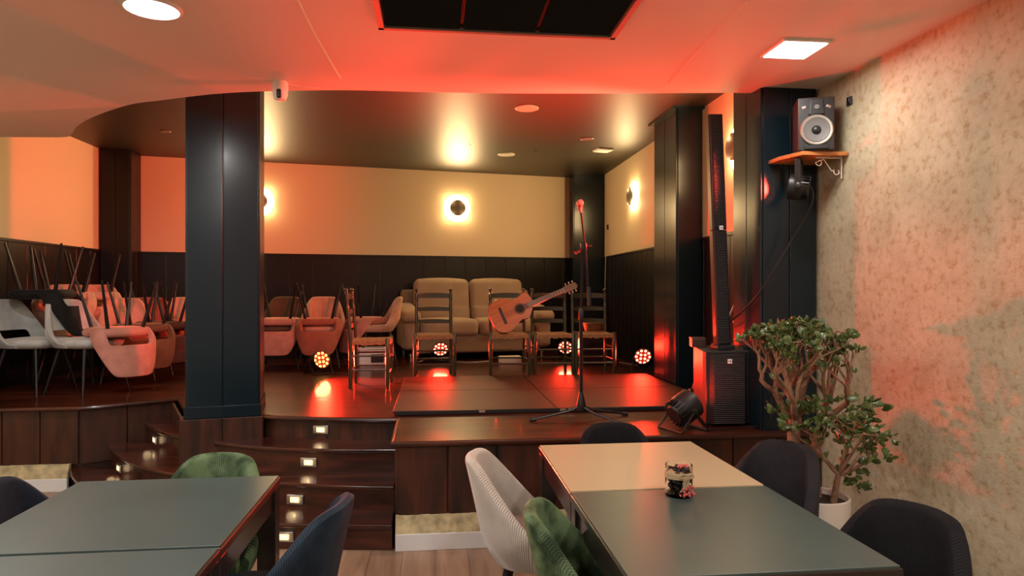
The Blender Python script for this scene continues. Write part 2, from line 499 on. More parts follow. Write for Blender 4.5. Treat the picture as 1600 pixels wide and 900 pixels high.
pillar('wall_pillar_back_left', [(-3.96, 8.57), (-3.635, 8.60), (-3.68, 8.98), (-3.96, 8.93)], ZST, ZS, .17, m=M['black_panel'])
pillar('wall_pillar_back_right', [(2.01, 9.72), (2.45, 9.72), (2.45, 10.0), (2.01, 10.0)], ZST, ZS, .44)
pillar('wall_pillar_stage_right', [(2.22, 6.05), (2.45, 6.05), (2.45, 6.68), (2.22, 6.68)], ZST, ZS, .31, cap=[(2.16, 6.0), (2.47, 6.0), (2.47, 6.72), (2.16, 6.72)])
pillar('wall_pillar_front_right', [(2.10, 4.17), (2.46, 4.17), (2.46, 4.58), (2.10, 4.58)], ZST, ZS, .21)

# ================================================================== STAGE
edge_left = [at(u, v, ZST) for u, v in [(-90, 640), (0, 638.5), (60, 637), (123, 635.6), (200, 629), (277, 622)]]
edge_right = [at(u, v, ZST) for u, v in [(406, 648), (440, 650), (489, 651.6), (550, 653), (612, 653.4)]]
XT = -.255
YF = 4.10
sl = [(p.x, p.y) for p in spline(edge_left, 3)]
sr = [(p.x, p.y) for p in spline(edge_right, 3)]
sr[-1] = (XT, sr[-1][1])
deck = [(XL, sl[0][1]), *sl, (-1.76, 5.10), *sr, (XT, YF), (XR, YF), (XR, yback(XR)), (XL, yback(XL))]
bm = B(); prism(bm, deck, ZST - .03, ZST)
stage = struct('floor_stage', bm, M['deck'], bevel=.006)
# fascia boards under the deck, as a child of the stage floor
bm = B()
def inset(pts, s):
    out = []
    for i, p in enumerate(pts):
        a = Vector(pts[max(i - 1, 0)]); b = Vector(pts[min(i + 1, len(pts) - 1)])
        t = (b - a).normalized(); n = Vector((t.y, -t.x)); out.append(tuple(Vector(p) - n * s))
    return out
fl = inset([(p.x, p.y) for p in [edge_left[0], *edge_left[1:]]], .035)
for a, b in zip(fl, fl[1:]): boards(bm, a, b, 0.19, ZST - .03, .34, .015, .007)
for a, b in zip(fl, fl[1:]):
    t = (Vector(b) - Vector(a)).normalized(); n = Vector((t.y, -t.x))
    prism(bm, [a, b, (b[0] - n.x * .03, b[1] - n.y * .03), (a[0] - n.x * .03, a[1] - n.y * .03)], 0, ZST - .03)
boards(bm, (XT + .03, YF + .035), (XR, YF + .035), .19, ZST - .03, .31, .015, .007)
box(bm, ((XT + .03 + XR) / 2, YF + .055, .31), (XR - XT - .03, .04, .60))
boards(bm, (XT + .03, 5.0), (XT + .03, YF + .035), 0.0, ZST - .03, .40, .015, .007)
# riser closing the stage behind the steps and the plinth of the pillar
n_a, n_b = sl[-1], (-1.76, 5.10)
boards(bm, (n_a[0] - .03, n_a[1]), (n_b[0] - .03, n_b[1]), 0.3, ZST - .03, 1.2, .015, .0)
ri = inset(sr, .03)
for a, b in zip(ri, ri[1:]):
    t = (Vector(b) - Vector(a)).normalized(); n = Vector((t.y, -t.x))
    prism(bm, [a, b, (b[0] - n.x * .03, b[1] - n.y * .03), (a[0] - n.x * .03, a[1] - n.y * .03)], 0, ZST - .03)
obj('fascia', bm, M['fascia'], stage, bevel=.002)
bm = B()
pl = [tuple(P0 - dd * .035 - nn * .02), tuple(P2 + dd * .035 - nn * .02), tuple(P2 + dd * .035 + nn * .3), tuple(P0 - dd * .035 + nn * .3)]
prism(bm, pl, 0, ZST - .002); boards(bm, pl[0], pl[1], 0, ZST - .002, .27, .012, .007); boards(bm, pl[3], pl[0], 0, ZST - .002, .30, .012, .007)
obj('plinth', bm, M['fascia'], stage, bevel=.002)
bm = B()
nose = sl + []
tube(bm, [(p[0], p[1], ZST - .014) for p in nose], .017, 8)
tube(bm, [(p[0], p[1], ZST - .014) for p in sr], .017, 8)
tube(bm, [(XT, sr[-1][1], ZST - .014), (XT, YF, ZST - .014), (XR, YF, ZST - .014)], .017, 8)
obj('nosing', bm, M['step'], stage, smooth=True)

# skirting: rough stone strip over a white board
def skirt(name, a, b, n=(0, -1)):
    bm = B()
    L = (Vector(b) - Vector(a)).length
    c = (Vector(a) + Vector(b)) / 2; ang = math.atan2(b[1] - a[1], b[0] - a[0])
    box(bm, (c.x, c.y, .05), (L, .03, .10), (0, 0, ang))
    o = struct(name, bm, M['white_base'], bevel=.003)
    bm = B()
    t = Vector((math.cos(ang), math.sin(ang))); n = Vector((t.y, -t.x))
    nseg = int(L / .03)
    rows = []
    for i in range(nseg + 1):
        p = Vector(a) + t * (L * i / nseg)
        j = lambda s: random.uniform(-s, s)
        f = p + n * (.012 + j(.003)); bk = p - n * (.018 + j(.003))
        rows.append([bm.verts.new((f.x, f.y, .098)), bm.verts.new((bk.x, bk.y, .20 + j(.004))), bm.verts.new((bk.x - n.x * .03, bk.y - n.y * .03, .20)), bm.verts.new((bk.x - n.x * .03, bk.y - n.y * .03, .098))])
    for r0, r1 in zip(rows, rows[1:]):
        for k in range(4): bm.faces.new((r0[k], r0[(k + 1) % 4], r1[(k + 1) % 4], r1[k]))
    bm.faces.new(rows[0]); bm.faces.new(rows[-1][::-1])
    obj('stone_strip', bm, M['cork'], o)
    return o
skirt('baseboard_right', (XT + .02, YF - .015), (XR, YF - .015))
a0, a1 = at(-90, 766, 0), at(114, 763, 0)
skirt('baseboard_left', (a0.x, 5.59), (a1.x, 5.585))

# ================================================================== STEPS
stair = thing('staircase', 'dark brown curved wooden steps up to the stage, each riser with small lights', 'stairs', (-.9, 4.5, 0))
def step(z, left, right, yb):
    L = [at(u, v, z) for u, v in left]; Rr = [at(u, v, z) for u, v in right]
    Rr[-1].x = XT
    pts = spline([*L, *Rr], 4)
    o2 = [(p.x + .9, p.y - 4.5) for p in pts]
    back = [(XT + .9, 5.3 - 4.5), (o2[0][0], o2[0][1] + .04)]
    bm = B(); prism(bm, o2 + back, z - .028, z)
    s = obj('step', bm, M['step'], stair, bevel=.008)
    bm = B()
    ins = []
    for i, p in enumerate(o2):
        a = Vector(o2[max(i - 1, 0)]); b = Vector(o2[min(i + 1, len(o2) - 1)])
        t = (b - a).normalized(); n = Vector((t.y, -t.x)); ins.append((p[0] - n.x * .025, p[1] - n.y * .025))
    ins[-1] = (XT + .9, ins[-1][1])
    prism(bm, ins + back, z - .161 if z > .2 else 0, z - .027)
    obj('riser', bm, M['step'], s)
    paths[z] = [(x - .9, y + 4.5) for x, y in ins]
    return s
paths = {}
paths[ZST] = ri
steps = {}
steps['C'] = step(.161, [(109, 734), (116, 748), (150, 772), (215, 800), (300, 815)], [(370, 817), (437, 818), (489, 819), (550, 819.5), (613, 820)], 5.5)
steps['B'] = step(.321, [(168, 692), (172, 700), (186, 711.6), (210, 724), (255, 737)], [(330, 746), (437, 753.5), (503, 757), (560, 759), (613, 760)], 5.5)
steps['A'] = step(.482, [(225, 654), (227, 659), (240, 669), (260, 677), (290, 683)], [(335, 690), (408, 698), (489, 701), (550, 702), (613, 702)], 5.5)
def step_light(u, v, zk, parent):
    """recessed stair lamp set in the riser: steel bezel, glass, glowing bulb"""
    a = (u - 800) / FPX
    ray = Vector((SN + a * CN, CN - a * SN))
    path = [Vector(q) for q in paths[zk]]
    for p, q in zip(path, path[1:]):
        e = q - p
        den = ray.x * e.y - ray.y * e.x
        if abs(den) < 1e-6: continue
        d = (p.x * e.y - p.y * e.x) / den
        sgm = (p.x * ray.y - p.y * ray.x) / den
        if d > 0 and -1e-3 <= sgm <= 1.001:
            break
    loc = Vector((ray.x * d, ray.y * d, HC + d * (453.5 - v) / FPX))
    t2 = e.normalized()
    f = Vector((t2.y, -t2.x, 0))
    side = Vector((t2.x, t2.y, 0))
    rot = Matrix((side, Vector((0, 0, 1)), f)).transposed()
    def put(name, sx, sy, sz, off, m, par, bev):
        b = B(); box(b, (0, 0, 0), (sx, sy, sz), None, bev, 3)
        c = loc + f * off
        for vv in b.verts: vv.co = rot @ vv.co + c - Vector(stair.location)
        return obj(name, b, m, par, smooth=True)
    put('step_light', .115, .062, .016, .006, M['steel'], parent, .005)
    put('glass', .062, .036, .006, .014, M['step_lamp'], parent, .002)
    put('bulb', .014, .012, .004, .018, M['step_bulb'], parent, .001)
    light('step_glow', 'POINT', tuple(loc + f * .06 - Vector((0, 0, .01))), .045, (1, .7, .38), size=.03)
for (u, v, zk, par) in [(502, 671, ZST, stair), (483, 722, .482, steps['A']), (462, 780, .321, steps['B']), (445, 838, .161, steps['C']),
                        (243.5, 687, .482, steps['A']), (187.5, 731, .321, steps['B'])]:
    step_light(u, v, zk, par)

# ================================================================== CEILING FITTINGS
def round_lamp(x, y, label, power=POW_LAMP, r=.125, z=ZC):
    t = thing('ceiling_lamp', label, 'ceiling light', (x, y, z), group='ceiling lamps')
    bm = B(); lathe(bm, [(r * .93, 0), (r * 1.05, 0), (r * 1.05, -.008), (r * .93, -.014), (r * .93, 0)], seg=40, cap=False); obj('rim', bm, M['white'], t, smooth=True)
    bm = B(); lathe(bm, [(r * .95, -.001), (r * .94, -.012), (0, -.014)], seg=40); obj('diffuser', bm, M['lamp'], t, smooth=True)
    light('lamp_light', 'AREA', (x, y, z - .03), power, (1, .98, .93), (0, 0, -1), size=r * 2)
def square_lamp(x, y, label, power=POW_LAMP, s=.235):
    t = thing('ceiling_panel', label, 'ceiling light', (x, y, ZC), group='ceiling panel lamps')
    bm = B(); box(bm, (0, 0, -.006), (s + .03, s + .03, .012), bev=.003); obj('frame', bm, M['white'], t)
    bm = B(); box(bm, (0, 0, -.011), (s, s, .010)); obj('diffuser', bm, M['lamp'], t)
    light('panel_light', 'AREA', (x, y, ZC - .03), power, (1, .96, .88), (0, 0, -1), size=s, shape='SQUARE')
round_lamp(-1.30, 3.30, 'large round white ceiling lamp glowing, cut by the top of the frame')
round_lamp(-2.70, 4.31, 'round ceiling lamp glowing at the far left edge of the frame')
square_lamp(1.93, 3.47, 'square white ceiling panel lamp near the right wall', POW_LAMP * .42)
round_lamp(-1.30, 1.2, 'added unseen round white ceiling lamp over the camera side of the left tables')  # this and the lamps below are added out of view to light the hall
round_lamp(-2.7, .6, 'added unseen round white ceiling lamp in the rear left of the hall')
square_lamp(1.93, 1.3, 'added unseen square white ceiling panel lamp behind the first one')
square_lamp(.6, .0, 'added unseen square white ceiling panel lamp above the camera')
round_lamp(-1.3, -1.4, 'added unseen round white ceiling lamp at the back of the hall')

# air grille
gx0, gx1, gy0, gy1 = -.275, .905, 2.55, 3.36
t = thing('air_grille', 'wide black louvred air grille in the ceiling, its frame tinted as by red light', 'vent', ((gx0 + gx1) / 2, (gy0 + gy1) / 2, ZC))
W_, D_ = gx1 - gx0, gy1 - gy0
bm = B()
for sx in (-1, 1): box(bm, (sx * (W_ / 2 - .015), 0, -.02), (.03, D_, .04))
for sy in (-1, 1): box(bm, (0, sy * (D_ / 2 - .015), -.02), (W_, .03, .04))
obj('frame', bm, M['red_tint'], t, bevel=.003)
for k in range(3):
    bm = B()
    pw = (W_ - .06) / 3
    cx = -W_ / 2 + .03 + pw * (k + .5)
    box(bm, (cx, 0, -.006), (pw - .008, D_ - .06, .006))
    for s_ in (-1, 1): box(bm, (cx + s_ * (pw / 2 - .004), 0, -.012), (.006, D_ - .06, .014))
    nl = 26
    for i in range(nl):
        y = -D_ / 2 + .045 + (D_ - .09) * i / (nl - 1)
        box(bm, (cx, y, -.022), (pw - .02, .004, .024), (R(35), 0, 0))
    obj('louvre_panel', bm, M['stand'], t)

# security camera
sp_ = at(438, 133, ZC - .01); sp_.y = min(sp_.y, 4.2)
pc = at(438, 131, ZC)
pc = at(438, 128, ZC)
t = thing('security_camera', 'small white security camera hanging from the ceiling edge above the pillar', 'security camera', (pc.x, pc.y, ZC))
bm = B(); lathe(bm, [(.044, 0), (.047, -.01), (.048, -.04), (.044, -.085), (.034, -.112), (.015, -.120), (0, -.121)], seg=28); obj('housing', bm, M['white'], t, smooth=True)
bm = B(); box(bm, (.0, -.040, -.083), (.030, .022, .058), bev=.0105, seg=4); obj('lens_window', bm, M['black'], t, smooth=True)
bm = B(); lathe(bm, [(.010, 0), (.008, .005), (0, .006)], c=(.0, -.050, -.075), mtx=aim((0, -1, 0))); obj('lens', bm, M['glass'] and M['blackm'], t, smooth=True)

def ceil_disc(u, v, label, r, m, name='ceiling_speaker', cat='ceiling speaker'):
    p = at(u, v, ZS)
    t = thing(name, label, cat, (p.x, p.y, ZS))
    bm = B(); lathe(bm, [(r, 0), (r, -.006), (r * .9, -.011), (r * .86, -.008), (r * .86, 0)], seg=36, cap=False); obj('rim', bm, m, t, smooth=True)
    bm = B(); lathe(bm, [(r * .87, -.004), (r * .87, -.008), (0, -.009)], seg=36); obj('cover', bm, m, t, smooth=True)
ceil_disc(823, 169, 'round pale ceiling speaker in the red glow, nearest of the three discs over the stage', .112, M['offwhite'])
ceil_disc(791, 241, 'round cream ceiling speaker deeper over the stage, left of the small red disc', .108, M['offwhite'])
ceil_disc(917, 216.5, 'small round reddish downlight on the stage ceiling beside the square plate', .078, M['red_tint'], 'downlight', 'downlight')
ceil_disc(259, 205, 'small round downlight on the dark ceiling left of the front pillar', .05, M['red_tint'], 'downlight', 'downlight')
p = at(942, 233, ZS)
t = thing('ceiling_plate', 'small square white plate on the stage ceiling near the back right pillar', 'emergency light', (p.x, p.y, ZS), R(12))
bm = B(); box(bm, (0, 0, -.012), (.20, .17, .024), bev=.006); obj('housing', bm, M['white'], t)
bm = B(); box(bm, (0, 0, -.026), (.16, .13, .006), bev=.002); obj('cover', bm, M['offwhite'], t)
for n_, (u, v) in enumerate([(733, 221), (836, 231)]):
    p = at(u, v, ZS)
    bm = B(); tube(bm, [(0, 0, 0), (0, 0, -.035), (.01, 0, -.048), (.02, 0, -.04), (.018, 0, -.03)], .003, 6)
    o = obj('ceiling_hook', bm, M['blackm'], smooth=True); o.location = (p.x, p.y, ZS)
    tag(o, ['small metal hook in the dark stage ceiling above the left sofa seat', 'small metal hook in the dark stage ceiling between the two cream discs'][n_], 'hook')

# ================================================================== SCONCES
def sconce(pos, n, label):
    """dark disc held off the wall, light escaping round its rim"""
    n = Vector(n).normalized()
    mt = aim(n)
    t = thing('wall_sconce', label, 'wall lamp', pos, group='disc wall lamps')
    bm = B(); lathe(bm, [(.05, 0), (.05, .05)], seg=24, mtx=mt); obj('bracket', bm, M['white'], t, smooth=True)
    bm = B(); lathe(bm, [(.125, 0.0), (.195, .002), (.19, .010), (.125, .022), (.09, .024)], seg=48, mtx=mt); obj('wall_halo', bm, M['halo'], t, smooth=True)  # emissive ring stands in for the bright lamp light on the wall
    bm = B(); lathe(bm, [(.10, .05), (.112, .055), (.112, .066), (.105, .072), (0, .074)], seg=40, mtx=mt); obj('cover', bm, M['disc'], t, smooth=True)
    q = Vector(pos) + n * .11
    light('sconce_light', 'AREA', tuple(q), POW_SCONCE, WARM, tuple(n), size=.36)
    for k in range(4):
        a = PI / 4 + k * PI / 2
        off = mt @ Vector((math.cos(a) * .15, math.sin(a) * .15, .07))
        light('sconce_rim_light', 'POINT', tuple(Vector(pos) + off), POW_SCONCE * .085, WARM, size=.03)
nb = Vector((.179, -1, 0)).normalized()
def on_back(u, z):
    # point on the back wall seen in column u
    a = (u - 800) / FPX
    dirx, diry = SN + a * CN, CN - a * SN
    # d*diry = 9.25+.179*(d*dirx+2.30)
    d = (9.25 + .179 * 2.30) / (diry - .179 * dirx)
    return Vector((d * dirx, d * diry, z))
sconce(on_back(714, 2.72), nb, 'glowing disc wall lamp on the back wall above the sofa')
sconce(on_back(404, 2.72), nb, 'glowing disc wall lamp half hidden by the big front pillar')
def on_right(u, z, x=XR - .016):
    a = (u - 800) / FPX
    d = x / (SN + a * CN)
    return Vector((x, d * (CN - a * SN), z))
sconce(on_right(991, 2.72), (-1, 0, 0), 'glowing disc wall lamp seen edge-on on the right stage wall')
sconce(on_right(1155, 2.72), (-1, 0, 0), 'glowing disc wall lamp just peeking out behind the front right pillar')

# ================================================================== TABLES
def make_table(label, topm, loc, group, edge_m):
    t = thing('dining_table', label, 'table', loc, group=group)
    s = .818
    bm = B(); box(bm, (0, 0, .7455), (s - .012, s - .012, .009), bev=.001, seg=1); obj('tabletop', bm, topm, t)
    bm = B(); box(bm, (0, 0, .7275), (s, s, .029), bev=.003, seg=2); obj('top_edging', bm, edge_m, t)
    bm = B()
    for k in range(4):
        a = k * PI / 2
        c = Matrix.Rotation(a, 3, 'Z') @ Vector((0, s / 2 - .028, .665))
        box(bm, c, (s - .12, .024, .096), (0, 0, a))
    obj('apron', bm, M['frame'], t, bevel=.002)
    for sx in (-1, 1):
        for sy in (-1, 1):
            bm = B(); box(bm, (sx * (s / 2 - .041), sy * (s / 2 - .041), .3565), (.076, .076, .713), bev=.004, seg=2); obj('leg', bm, M['frame'], t)
    return t
YA = .41
make_table('dark green square table with an empty top, far one on the left', M['top_dark'], (-1.074, 2.62, 0), 'square tables', M['edge'])
make_table('dark green square table cut off by the bottom left of the frame', M['top_dark'], (-1.074, 1.795, 0), 'square tables', M['edge'])
make_table('square table with a plain beige top on the right', M['top_beige'], (.94, 3.06, 0), 'square tables', M['frame'])
make_table('square table with a dark top holding the glass jar, nearest on the right', M['top_dark'], (.94, 2.235, 0), 'square tables', M['frame'])

# ================================================================== CHAIRS
def shell(name, m, parent, rx, ry, zb, ztop, phim, lean, thick=.045, slot=None, square=2.6, nphi=36, nz=9, narrow=.12, smooth=2):
    """wrap-round backrest. ztop(phi), zb bottom; slot=(phi half width, z) open below z behind the seat"""
    bm = B()
    uvd = {}
    rings = []
    H = max(ztop(0) - zb, .01)
    for i in range(nphi + 1):
        ph = -phim + 2 * phim * i / nphi
        sn, cs = math.sin(ph), math.cos(ph)
        e = 2 / square
        bx = math.copysign(abs(sn) ** e, sn); by = math.copysign(abs(cs) ** e, cs)
        z0 = zb
        if slot:
            k = 1 / (1 + math.exp((abs(ph) - slot[0]) / .045))
            z0 = zb + (slot[1] - zb) * k
        z1 = ztop(ph)
        col = []
        def pos(h, off):
            f = (h - zb) / H
            wx = rx * (1 - narrow * max(0, f) ** 1.6) + off
            wy = ry + off
            # flare of the lower shell inwards
            g = 1 - .20 * max(0, 1 - f * 3.0) ** 2
            return Vector((bx * wx * g, by * wy * g + lean * max(0, f) ** 1.2 * max(0.0, by), h))
        prof = []
        rr = thick / 2
        for j in range(nz + 1):
            h = z0 + (z1 - rr - z0) * j / nz
            prof.append((h, rr))
        for a in (35, 90, 145):
            prof.append((z1 - rr + rr * math.sin(R(a)), rr * math.cos(R(a))))
        for j in range(nz + 1):
            h = z1 - rr + (z0 - z1 + rr) * j / nz
            prof.append((h, -rr))
        ring = []
        for h, off in prof:
            v = bm.verts.new(pos(h, off)); ring.append(v); uvd[v] = (ph * (rx + ry) / 2 * 1.08, h)
        rings.append(ring)
    n = len(rings[0])
    for a, b in zip(rings, rings[1:]):
        for k in range(n):
            bm.faces.new((a[k], a[(k + 1) % n], b[(k + 1) % n], b[k]))
    bm.faces.new(rings[0][::-1]); bm.faces.new(rings[-1])
    uvl = bm.loops.layers.uv.new('UV')
    for f in bm.faces:
        for l in f.loops: l[uvl].uv = uvd[l.vert]
    return obj(name, bm, m, parent, smooth=True)

def pad(name, m, parent, rx, ryf, ryb, z0, z1, square=3.0, seg=36):
    bm = B()
    prof = [(.0, z0), (.80, z0), (.94, z0 + (z1 - z0) * .18), (1.0, z0 + (z1 - z0) * .5), (.97, z0 + (z1 - z0) * .82), (.86, z1 - .004), (.5, z1 + .004), (0, z1 + .006)]
    rings = []
    for r, h in prof:
        if r == 0: rings.append([bm.verts.new((0, 0, h))]); continue
        ring = []
        for k in range(seg):
            a = 2 * PI * k / seg
            e = 2 / square
            x = math.copysign(abs(math.cos(a)) ** e, math.cos(a)) * rx * r
            y = math.copysign(abs(math.sin(a)) ** e, math.sin(a))
            y *= (ryb if y > 0 else ryf) * r
            ring.append(bm.verts.new((x, y, h)))
        rings.append(ring)
    for a, b in zip(rings, rings[1:]):
        if len(a) == 1:
            for k in range(seg): bm.faces.new((a[0], b[k], b[(k + 1) % seg]))
        elif len(b) == 1:
            for k in range(seg): bm.faces.new((a[k], a[(k + 1) % seg], b[0]))
        else:
            for k in range(seg): bm.faces.new((a[k], a[(k + 1) % seg], b[(k + 1) % seg], b[k]))
    uvl = bm.loops.layers.uv.new('UV')
    for f in bm.faces:
        for l in f.loops: l[uvl].uv = (l.vert.co.x, l.vert.co.y + l.vert.co.z)
    return obj(name, bm, m, parent, smooth=True, ang=70)

def ztopA(ph):
    a = abs(ph)
    g = (a - R(36)) / R(62)
    f = (math.sqrt(g * g + .03) + g) / 2
    return .812 - (.812 - .46) * min(1, f)
def make_tub(label, m):
    t = thing('dining_chair', label, 'chair', group='ribbed velvet dining chairs')
    shell('backrest', m, t,   .228, .215, .345, ztopA, R(98), .10, thick=.052, narrow=.06)
    pad('seat', m, t, .208, .235, .20, .375, .475)
    bm = B(); box(bm, (0, 0, .366), (.26, .26, .02), bev=.004); obj('seat_frame', bm, M['blackm'], t)
    for sx in (-1, 1):
        for sy in (-1, 1):
            bm = B(); tube(bm, [(sx * .12, sy * .12, .372), (sx * .20, sy * .19, 0)], [.018, .010], 12); obj('leg', bm, M['blackm'], t, smooth=True)
    return t
cord = {k: corduroy('corduroy_' + k, c, nap=nap, hi=hi) for k, c, nap, hi in [
    ('green', (.065, .125, .058), .6, (.17, .26, .13)), ('blue', (.018, .032, .050), .25, None), ('cream', (.66, .60, .52), .06, None),
    ('charcoal', (.030, .027, .032), .2, None), ('black', (.010, .010, .012), .2, None), ('navy', (.010, .014, .024), .3, None)]}
def cm(k): return {'backrest': cord[k], 'seat': cord[k]}
tub = make_tub('green ribbed velvet chair on the far side of the left table', cord['green'])
# local frame: the back is towards +Y, so rz = 0 faces the camera
tub.location = (-.99, 2.93, 0); tub.rotation_euler = (0, 0, R(-4))
G_ = 'ribbed velvet dining chairs'
dup(tub, 'black ribbed velvet chair at the left edge of the left table', (-1.42, 2.86, 0), R(94), mats=cm('navy'))
dup(tub, 'dark blue ribbed velvet chair at the right side of the left table', (-.63, 2.52, 0), R(-100), mats=cm('blue'))
dup(tub, 'cream ribbed velvet chair at the left side of the beige table', (.47, 3.05, 0), R(76), mats=cm('cream'))
dup(tub, 'green ribbed velvet chair at the left side of the jar table', (.63, 2.26, 0), R(76), mats=cm('green'))
dup(tub, 'black chair at the far side of the beige table, only its top showing', (.98, 3.42, 0), R(0), mats=cm('black'))
dup(tub, 'charcoal ribbed velvet chair beside the beige table in front of the plant pot', (1.47, 3.00, 0), R(-58), mats=cm('charcoal'))
dup(tub, 'black ribbed velvet chair by the right wall at the jar table', (1.40, 2.04, 0), R(-60), mats=cm('black'))

# ---- lounge chairs stored on the stage
def ztopB(ph):
    a = abs(ph)
    g = (a - R(34)) / R(54)
    f = (math.sqrt(g * g + .02) + g) / 2
    return .832 - (.832 - .45) * min(1, f)
def make_lounge(label, m, group=None):
    t = thing('velvet_chair', label, 'chair', group=group)
    shell('backrest', m, t, .265, .24, .41, ztopB, R(92), .06, thick=.035, slot=(R(40), .555), square=3.2, narrow=.16)
    pad('seat', m, t, .235, .245, .205, .405, .49, square=4)
    for sx in (-1, 1):
        for sy in (-1, 1):
            bm = B(); tube(bm, [(sx * .15, sy * .14, .412), (sx * .235, sy * .22, 0)], [.017, .009], 10); obj('leg', bm, M['blackm'], t, smooth=True)
    return t
vel = {k: velvet('velvet_' + k, c) for k, c in [('lightgrey', (.44, .46, .44)), ('rose', (.50, .22, .17)), ('blush', (.62, .38, .28)), ('brown', (.13, .075, .045)),
      ('darkbrown', (.05, .032, .025)), ('black', (.010, .010, .011)), ('greyrose', (.42, .27, .22)), ('rust', (.32, .12, .08)), ('olive', (.10, .085, .055))]}
def vm(k): return {'backrest': vel[k], 'seat': vel[k]}
lounge = make_lounge('light grey velvet chair at the far left front of the stage', vel['lightgrey'])
HI = .49 + .41            # height of an inverted chair's empty above the seat it rests on
def upright(label, x, y, rz, k, z=ZST): return dup(lounge, label, (x, y, z), rz, mats=vm(k), group='velvet chairs stored on the stage')
def inverted(label, x, y, rz, k, z=ZST): return dup(lounge, label, (x, y, z + .985), rot=(PI, 0, rz), mats=vm(k), group='velvet chairs stored on the stage')
G2 = 'velvet chairs stored on the stage'
lounge['group'] = G2
# inverted chair: Euler (pi,0,rz) sends its back (+Y) to -Y before the z turn
def px(u, d): 
    p = at(u, 453.5, d=d); return p.x, p.y
x_, y_ = px(54, 5.98); lounge.location = (x_, y_, ZST); lounge.rotation_euler = (0, 0, R(78))
inverted('black velvet chair upside down on top of the far left stack', x_ - .0, y_ + .17, R(96), 'black', ZST + .335)
x_, y_ = px(137, 6.0); upright('light grey velvet chair second from the left edge of the stage', x_, y_, R(66), 'lightgrey')
inverted('dusty pink velvet chair upside down, backrest hanging lowest at the stage edge', x_ + .24, y_ + .02, R(50), 'rose')
x_, y_ = px(205, 6.85); upright('blush velvet chair behind the hanging pink backrest', x_ - .05, y_, R(28), 'blush')
inverted('olive brown velvet chair upside down right of the hanging pink one', x_ + .18, y_ - .20, R(42), 'brown')
x_, y_ = px(250, 7.35); upright('orange tinted velvet chair behind the olive brown one', x_ - .12, y_, R(20), 'rust')
inverted('dark brown velvet chair upside down next to the front pillar', x_ + .08, y_ - .20, R(38), 'darkbrown')
x_, y_ = px(292, 7.6); upright('blush velvet chair seen right beside the front pillar', x_ - .06, y_, R(10), 'blush')
inverted('dark chair upside down partly hidden by the front pillar', x_ + .02, y_ - .22, R(30), 'rust')
# second row, stacked higher
x_, y_ = px(104, 6.78); upright('pink velvet chair low in the rear row behind the second grey chair', x_, y_, R(25), 'blush')
upright('pink velvet chair stacked on another in the rear row', x_, y_ - .02, R(25), 'blush', ZST + .14)
inverted('pink velvet chair upside down on top of the rear stack', x_ + .02, y_ - .05, R(22), 'blush', ZST + .31)
x_, y_ = px(150, 7.15); upright('blush velvet chair low in the rear row beside the left pillar', x_, y_, R(22), 'blush')
upright('blush velvet chair stacked second in the rear row', x_, y_ - .02, R(22), 'blush', ZST + .14)
inverted('blush velvet chair upside down on the stack beside the left pillar', x_, y_ - .05, R(22), 'blush', ZST + .31)
# right of the front pillar
x_, y_ = px(440, 8.15); upright('dark brown velvet chair behind the front pillar with one upside down on it', x_, y_, R(0), 'olive')
inverted('greyish pink velvet chair upside down just right of the front pillar', x_, y_ - .10, 0, 'greyrose')
x_, y_ = px(502, 8.15); upright('peach velvet chair standing behind the yellow glowing lamp', x_, y_, R(2), 'blush')
inverted('rose brown velvet chair upside down above the yellow glowing lamp', x_, y_ - .10, R(4), 'rust')
x_, y_ = px(588, 8.3); upright('peach velvet chair turned sideways left of the sofa', x_, y_, R(-78), 'blush')
inverted('rose velvet chair upside down behind the first ladder-back chair', x_ - .12, y_ + .04, R(-60), 'rose')

